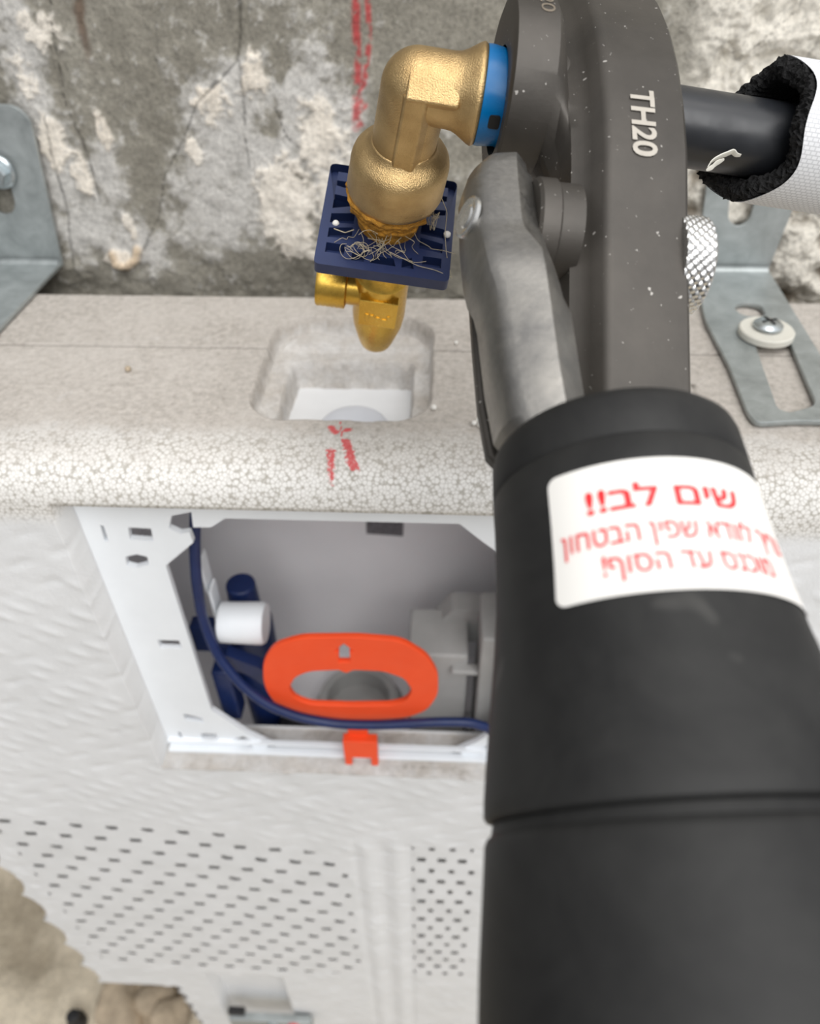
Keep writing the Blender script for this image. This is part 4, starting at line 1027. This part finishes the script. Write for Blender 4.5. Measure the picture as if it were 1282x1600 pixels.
# --- handle
prof = [(0.0100, 0.0205), (0.0042, 0.0215), (0.0030, 0.0230), (0.0032, 0.0248), (0.0042, 0.0257), (0.0060, 0.0262), (0.0128, 0.0266), (0.0137, 0.0261), (0.0146, 0.0267), (0.0200, 0.0268), (0.0300, 0.0273), (0.0387, 0.0280), (0.0480, 0.0292), (0.0577, 0.0307), (0.0680, 0.0323), (0.0740, 0.0331), (0.0765, 0.0333), (0.0772, 0.0330), (0.0776, 0.0318)]
hs = [p[0] for p in prof[6:]]; hr_ = [p[1] for p in prof[6:]]
mb = MB().lathe(prof, HF, 128, cap1=True); handle = mb.build('handle', HANDLE, tool, angle=40)
mb = MB().lathe([(0.0778, 0.0318), (0.0796, 0.0322), (0.0802, 0.0330), (0.0812, 0.0335), (0.0870, 0.0342), (0.100, 0.0358), (0.115, 0.0372), (0.135, 0.0382), (0.200, 0.0385), (0.204, 0.037)], HF, 128)
mb.build('lower_grip', HANDLE, tool, angle=40)
def hsurf(s, phi, off=0.0):
    r = np.interp(s, hs, hr_)+off; return HF((r*math.sin(phi), r*math.cos(phi), s))
# sticker
s0, s1, f0, f1 = 0.0200, 0.0458, math.radians(-51), math.radians(62)
rm = 0.0275
ol = rpoly(rect(f0*rm, s0, f1*rm, s1), 0.0022, 5)
nu, nv = 60, 14
mb = MB(); 
def inside_r(u, v):
    qx = abs(u-(f0+f1)/2*rm)-(f1-f0)/2*rm+0.002; qy = abs(v-(s0+s1)/2)-(s1-s0)/2+0.002
    return math.hypot(max(qx, 0), max(qy, 0)) <= 0.00201
us = np.linspace(f0*rm, f1*rm, nu); 
# rows are trimmed at the rounded corners
vs = np.concatenate([s0+0.002*(1-np.cos(np.linspace(0, math.pi/2, 7))), np.linspace(s0+0.002, s1-0.002, 12)[1:-1], s1-0.002*(1-np.cos(np.linspace(math.pi/2, 0, 7)))])
rows_ = []
for v in vs:
    dv = max(s0+0.002-v, v-s1+0.002, 0); ins_ = 0.002-math.sqrt(max(0.002**2-dv**2, 0))
    uu = np.linspace(f0*rm+ins_, f1*rm-ins_, nu); rows_.append([hsurf(v, u/rm, 0.00025) for u in uu])
mb.rings(rows_, False, False, False); mb.build('sticker', STICKER, handle, angle=None, label='white warning sticker with red Hebrew lettering')
# lettering (Hebrew, laid out right to left)
def line(txt, size, bold, sc_, u_left, u_right):
    V2, F2 = text_mesh(txt[::-1], 1.0, bold)
    x0, x1 = V2[:, 0].min(), V2[:, 0].max(); k = (u_right-u_left)/(x1-x0)
    yc = (V2[:, 1].min()+V2[:, 1].max())/2
    out = [hsurf(sc_-(y-yc)*size, (u_left+(x-x0)*k)/rm, 0.00045) for x, y in V2]
    return out, F2
D_ = lambda d: math.radians(d)*rm
mb = MB()
for txt, size, bold, sc_, ul, ur in [('\u05e9\u05d9\u05dd \u05dc\u05d1!!', 0.0062, 0.022, 0.0274, D_(-36), D_(22)), ('\u05e6\u05e8\u05d9\u05da \u05dc\u05d5\u05d5\u05d3\u05d0 \u05e9\u05e4\u05d9\u05df \u05d4\u05d1\u05d8\u05d7\u05d5\u05df', 0.0056, 0.006, 0.0348, D_(-47), D_(44)), ('\u05de\u05d5\u05db\u05e0\u05e1 \u05e2\u05d3 \u05d4\u05e1\u05d5\u05e3!', 0.0056, 0.006, 0.0408, D_(-33), D_(30))]:
    V3, F3 = line(txt, size, bold, sc_, ul, ur); mb.add(V3, F3)
mb.build('lettering', REDINK, handle, smooth=False, label='red Hebrew lettering')

# ------------------------------------------------------------------ small loose things
def bead(name, p, r, label, mat=BEAD, group=None):
    mb = MB(); g = random.Random(int(1e6*abs(p[0])))
    mb.lathe([(r*(1-math.cos(t))*0.9, r*math.sin(t)*g.uniform(0.9, 1.1)+1e-6) for t in np.linspace(0, math.pi, 9)], Frame(p, (1, 0, 0), (0, 1, 0), (0, 0, 1)), 14)
    return tag(mb.build(name, mat, None, loc=p, angle=None), label, 'crumb', group)
bead('foam_bead', FIT((-0.0178, -0.001, 0.0050)), 0.0012, 'white foam bead lying in the left cells of the navy plate', group='foam crumbs')
bead('foam_bead', FIT((0.0212, 0.0002, 0.0040)), 0.0013, 'white foam bead on the right rim of the navy plate', group='foam crumbs')
for px, py, r, lab in [(741, 664, 0.0013, 'white foam crumb on the foam top nearest the aluminium arm, lowest of three'), (748, 660, 0.0014, 'white foam crumb on the foam top beside the aluminium arm, topmost of three'), (750, 667, 0.0012, 'white foam crumb on the foam top touching the aluminium arm, right of three'), (713, 538, 0.0011, 'white foam crumb on the foam top right of the brass valve'), (678, 640, 0.0015, 'white foam crumb at the right corner of the recess')]:
    bead('foam_bead', at(px, py, 2, 0.0003), r, lab, group='foam crumbs')
bead('plaster_crumb', at(201, 580, 2, 0.0003), 0.0016, 'tan plaster crumb alone on the left of the foam top', STONE)

# rubble on the floor, bottom left
def stone(p, sx_, sy_, sz_, label, seed, name='rubble_stone'):
    bm = bmesh.new(); bmesh.ops.create_icosphere(bm, subdivisions=3, radius=1.0); g = np.random.RandomState(seed); ph = g.rand(6)*6
    V = []
    for v in bm.verts:
        c = np.array(v.co); k = 1+0.22*math.sin(3*c[0]+ph[0])*math.cos(2.5*c[1]+ph[1])+0.15*math.sin(5*c[2]+ph[2]+2*c[0]); c = np.sign(c)*np.abs(c)**0.8*k
        V.append(np.array(p)+np.array([c[0]*sx_, c[1]*sy_, c[2]*sz_+sz_*0.8]))
    bm.verts.index_update(); Fc = [tuple(v.index for v in f.verts) for f in bm.faces]; bm.free()
    return tag(link(name, V, Fc, STONE, None, loc=p, angle=50), label, 'stone', 'rubble on the floor')
fz = -0.945
stone(at(196, 1585, 2, fz), 0.026, 0.034, 0.030, 'tall pale rubble stone on the floor at the lower left corner of the foam block', 1)
stone(at(248, 1575, 2, fz), 0.030, 0.024, 0.022, 'broken rubble lump on the floor closest to the foam block', 2)
stone(at(225, 1552, 2, fz), 0.034, 0.020, 0.018, 'flat rubble stone on the floor under the foam ledge', 3)
stone(at(275, 1600, 2, fz), 0.022, 0.022, 0.026, 'small rubble stone on the floor at the bottom edge, rightmost of the heap', 4)
p = at(124, 1598, 2, fz)
mb = MB().lathe([(0, 0.011), (0.016, 0.011), (0.018, 0.009), (0.030, 0.008), (0.031, 0.005)], Frame(p, (1, 0, 0), (0, 1, 0), (0, 0, 1)), 28)
tag(mb.build('plug', DARK, None, loc=p), 'small black plug standing on the floor left of the rubble', 'plug')

# metal foot rail at the bottom
r0, r1 = at(356, 1592, 1, FY-0.012), at(482, 1590, 1, FY-0.012); r0[2] -= 0.005
rail = root('foot_rail', ((r0[0]+r1[0])/2, FY-0.005, r0[2]-0.03), 'grey metal foot rail low on the foam block with a red and a pale plug', 'rail')
mb = MB().box((r0[0], FY-0.012, r0[2]-0.030), (r1[0], FY-0.003, r0[2])); mb.build('rail', GALV, rail, bevel=0.0015)
for (px, py), mt, nm in (((424, 1592), ZINC, 'bolt_head'), ((456, 1592), REDPL, 'red_cap')):
    c = at(px, py, 1, FY-0.012); c[2] = min(c[2], r0[2]-0.006)
    mb = MB().lathe([(0, 0.0065), (0.003, 0.0065), (0.004, 0.005)], Frame(c, (1, 0, 0), (0, 0, 1), (0, -1, 0)), 24); mb.build(nm, mt, rail, label='red round cap' if nm == 'red_cap' else 'pale bolt head')
c = at(370, 1578, 1, FY-0.004)
mb = MB().box((c[0]-0.009, FY-0.008, c[2]-0.006), (c[0]+0.009, FY-0.001, c[2]+0.003)); mb.build('end_cap', DARK, rail, bevel=0.001, label='black end cap')
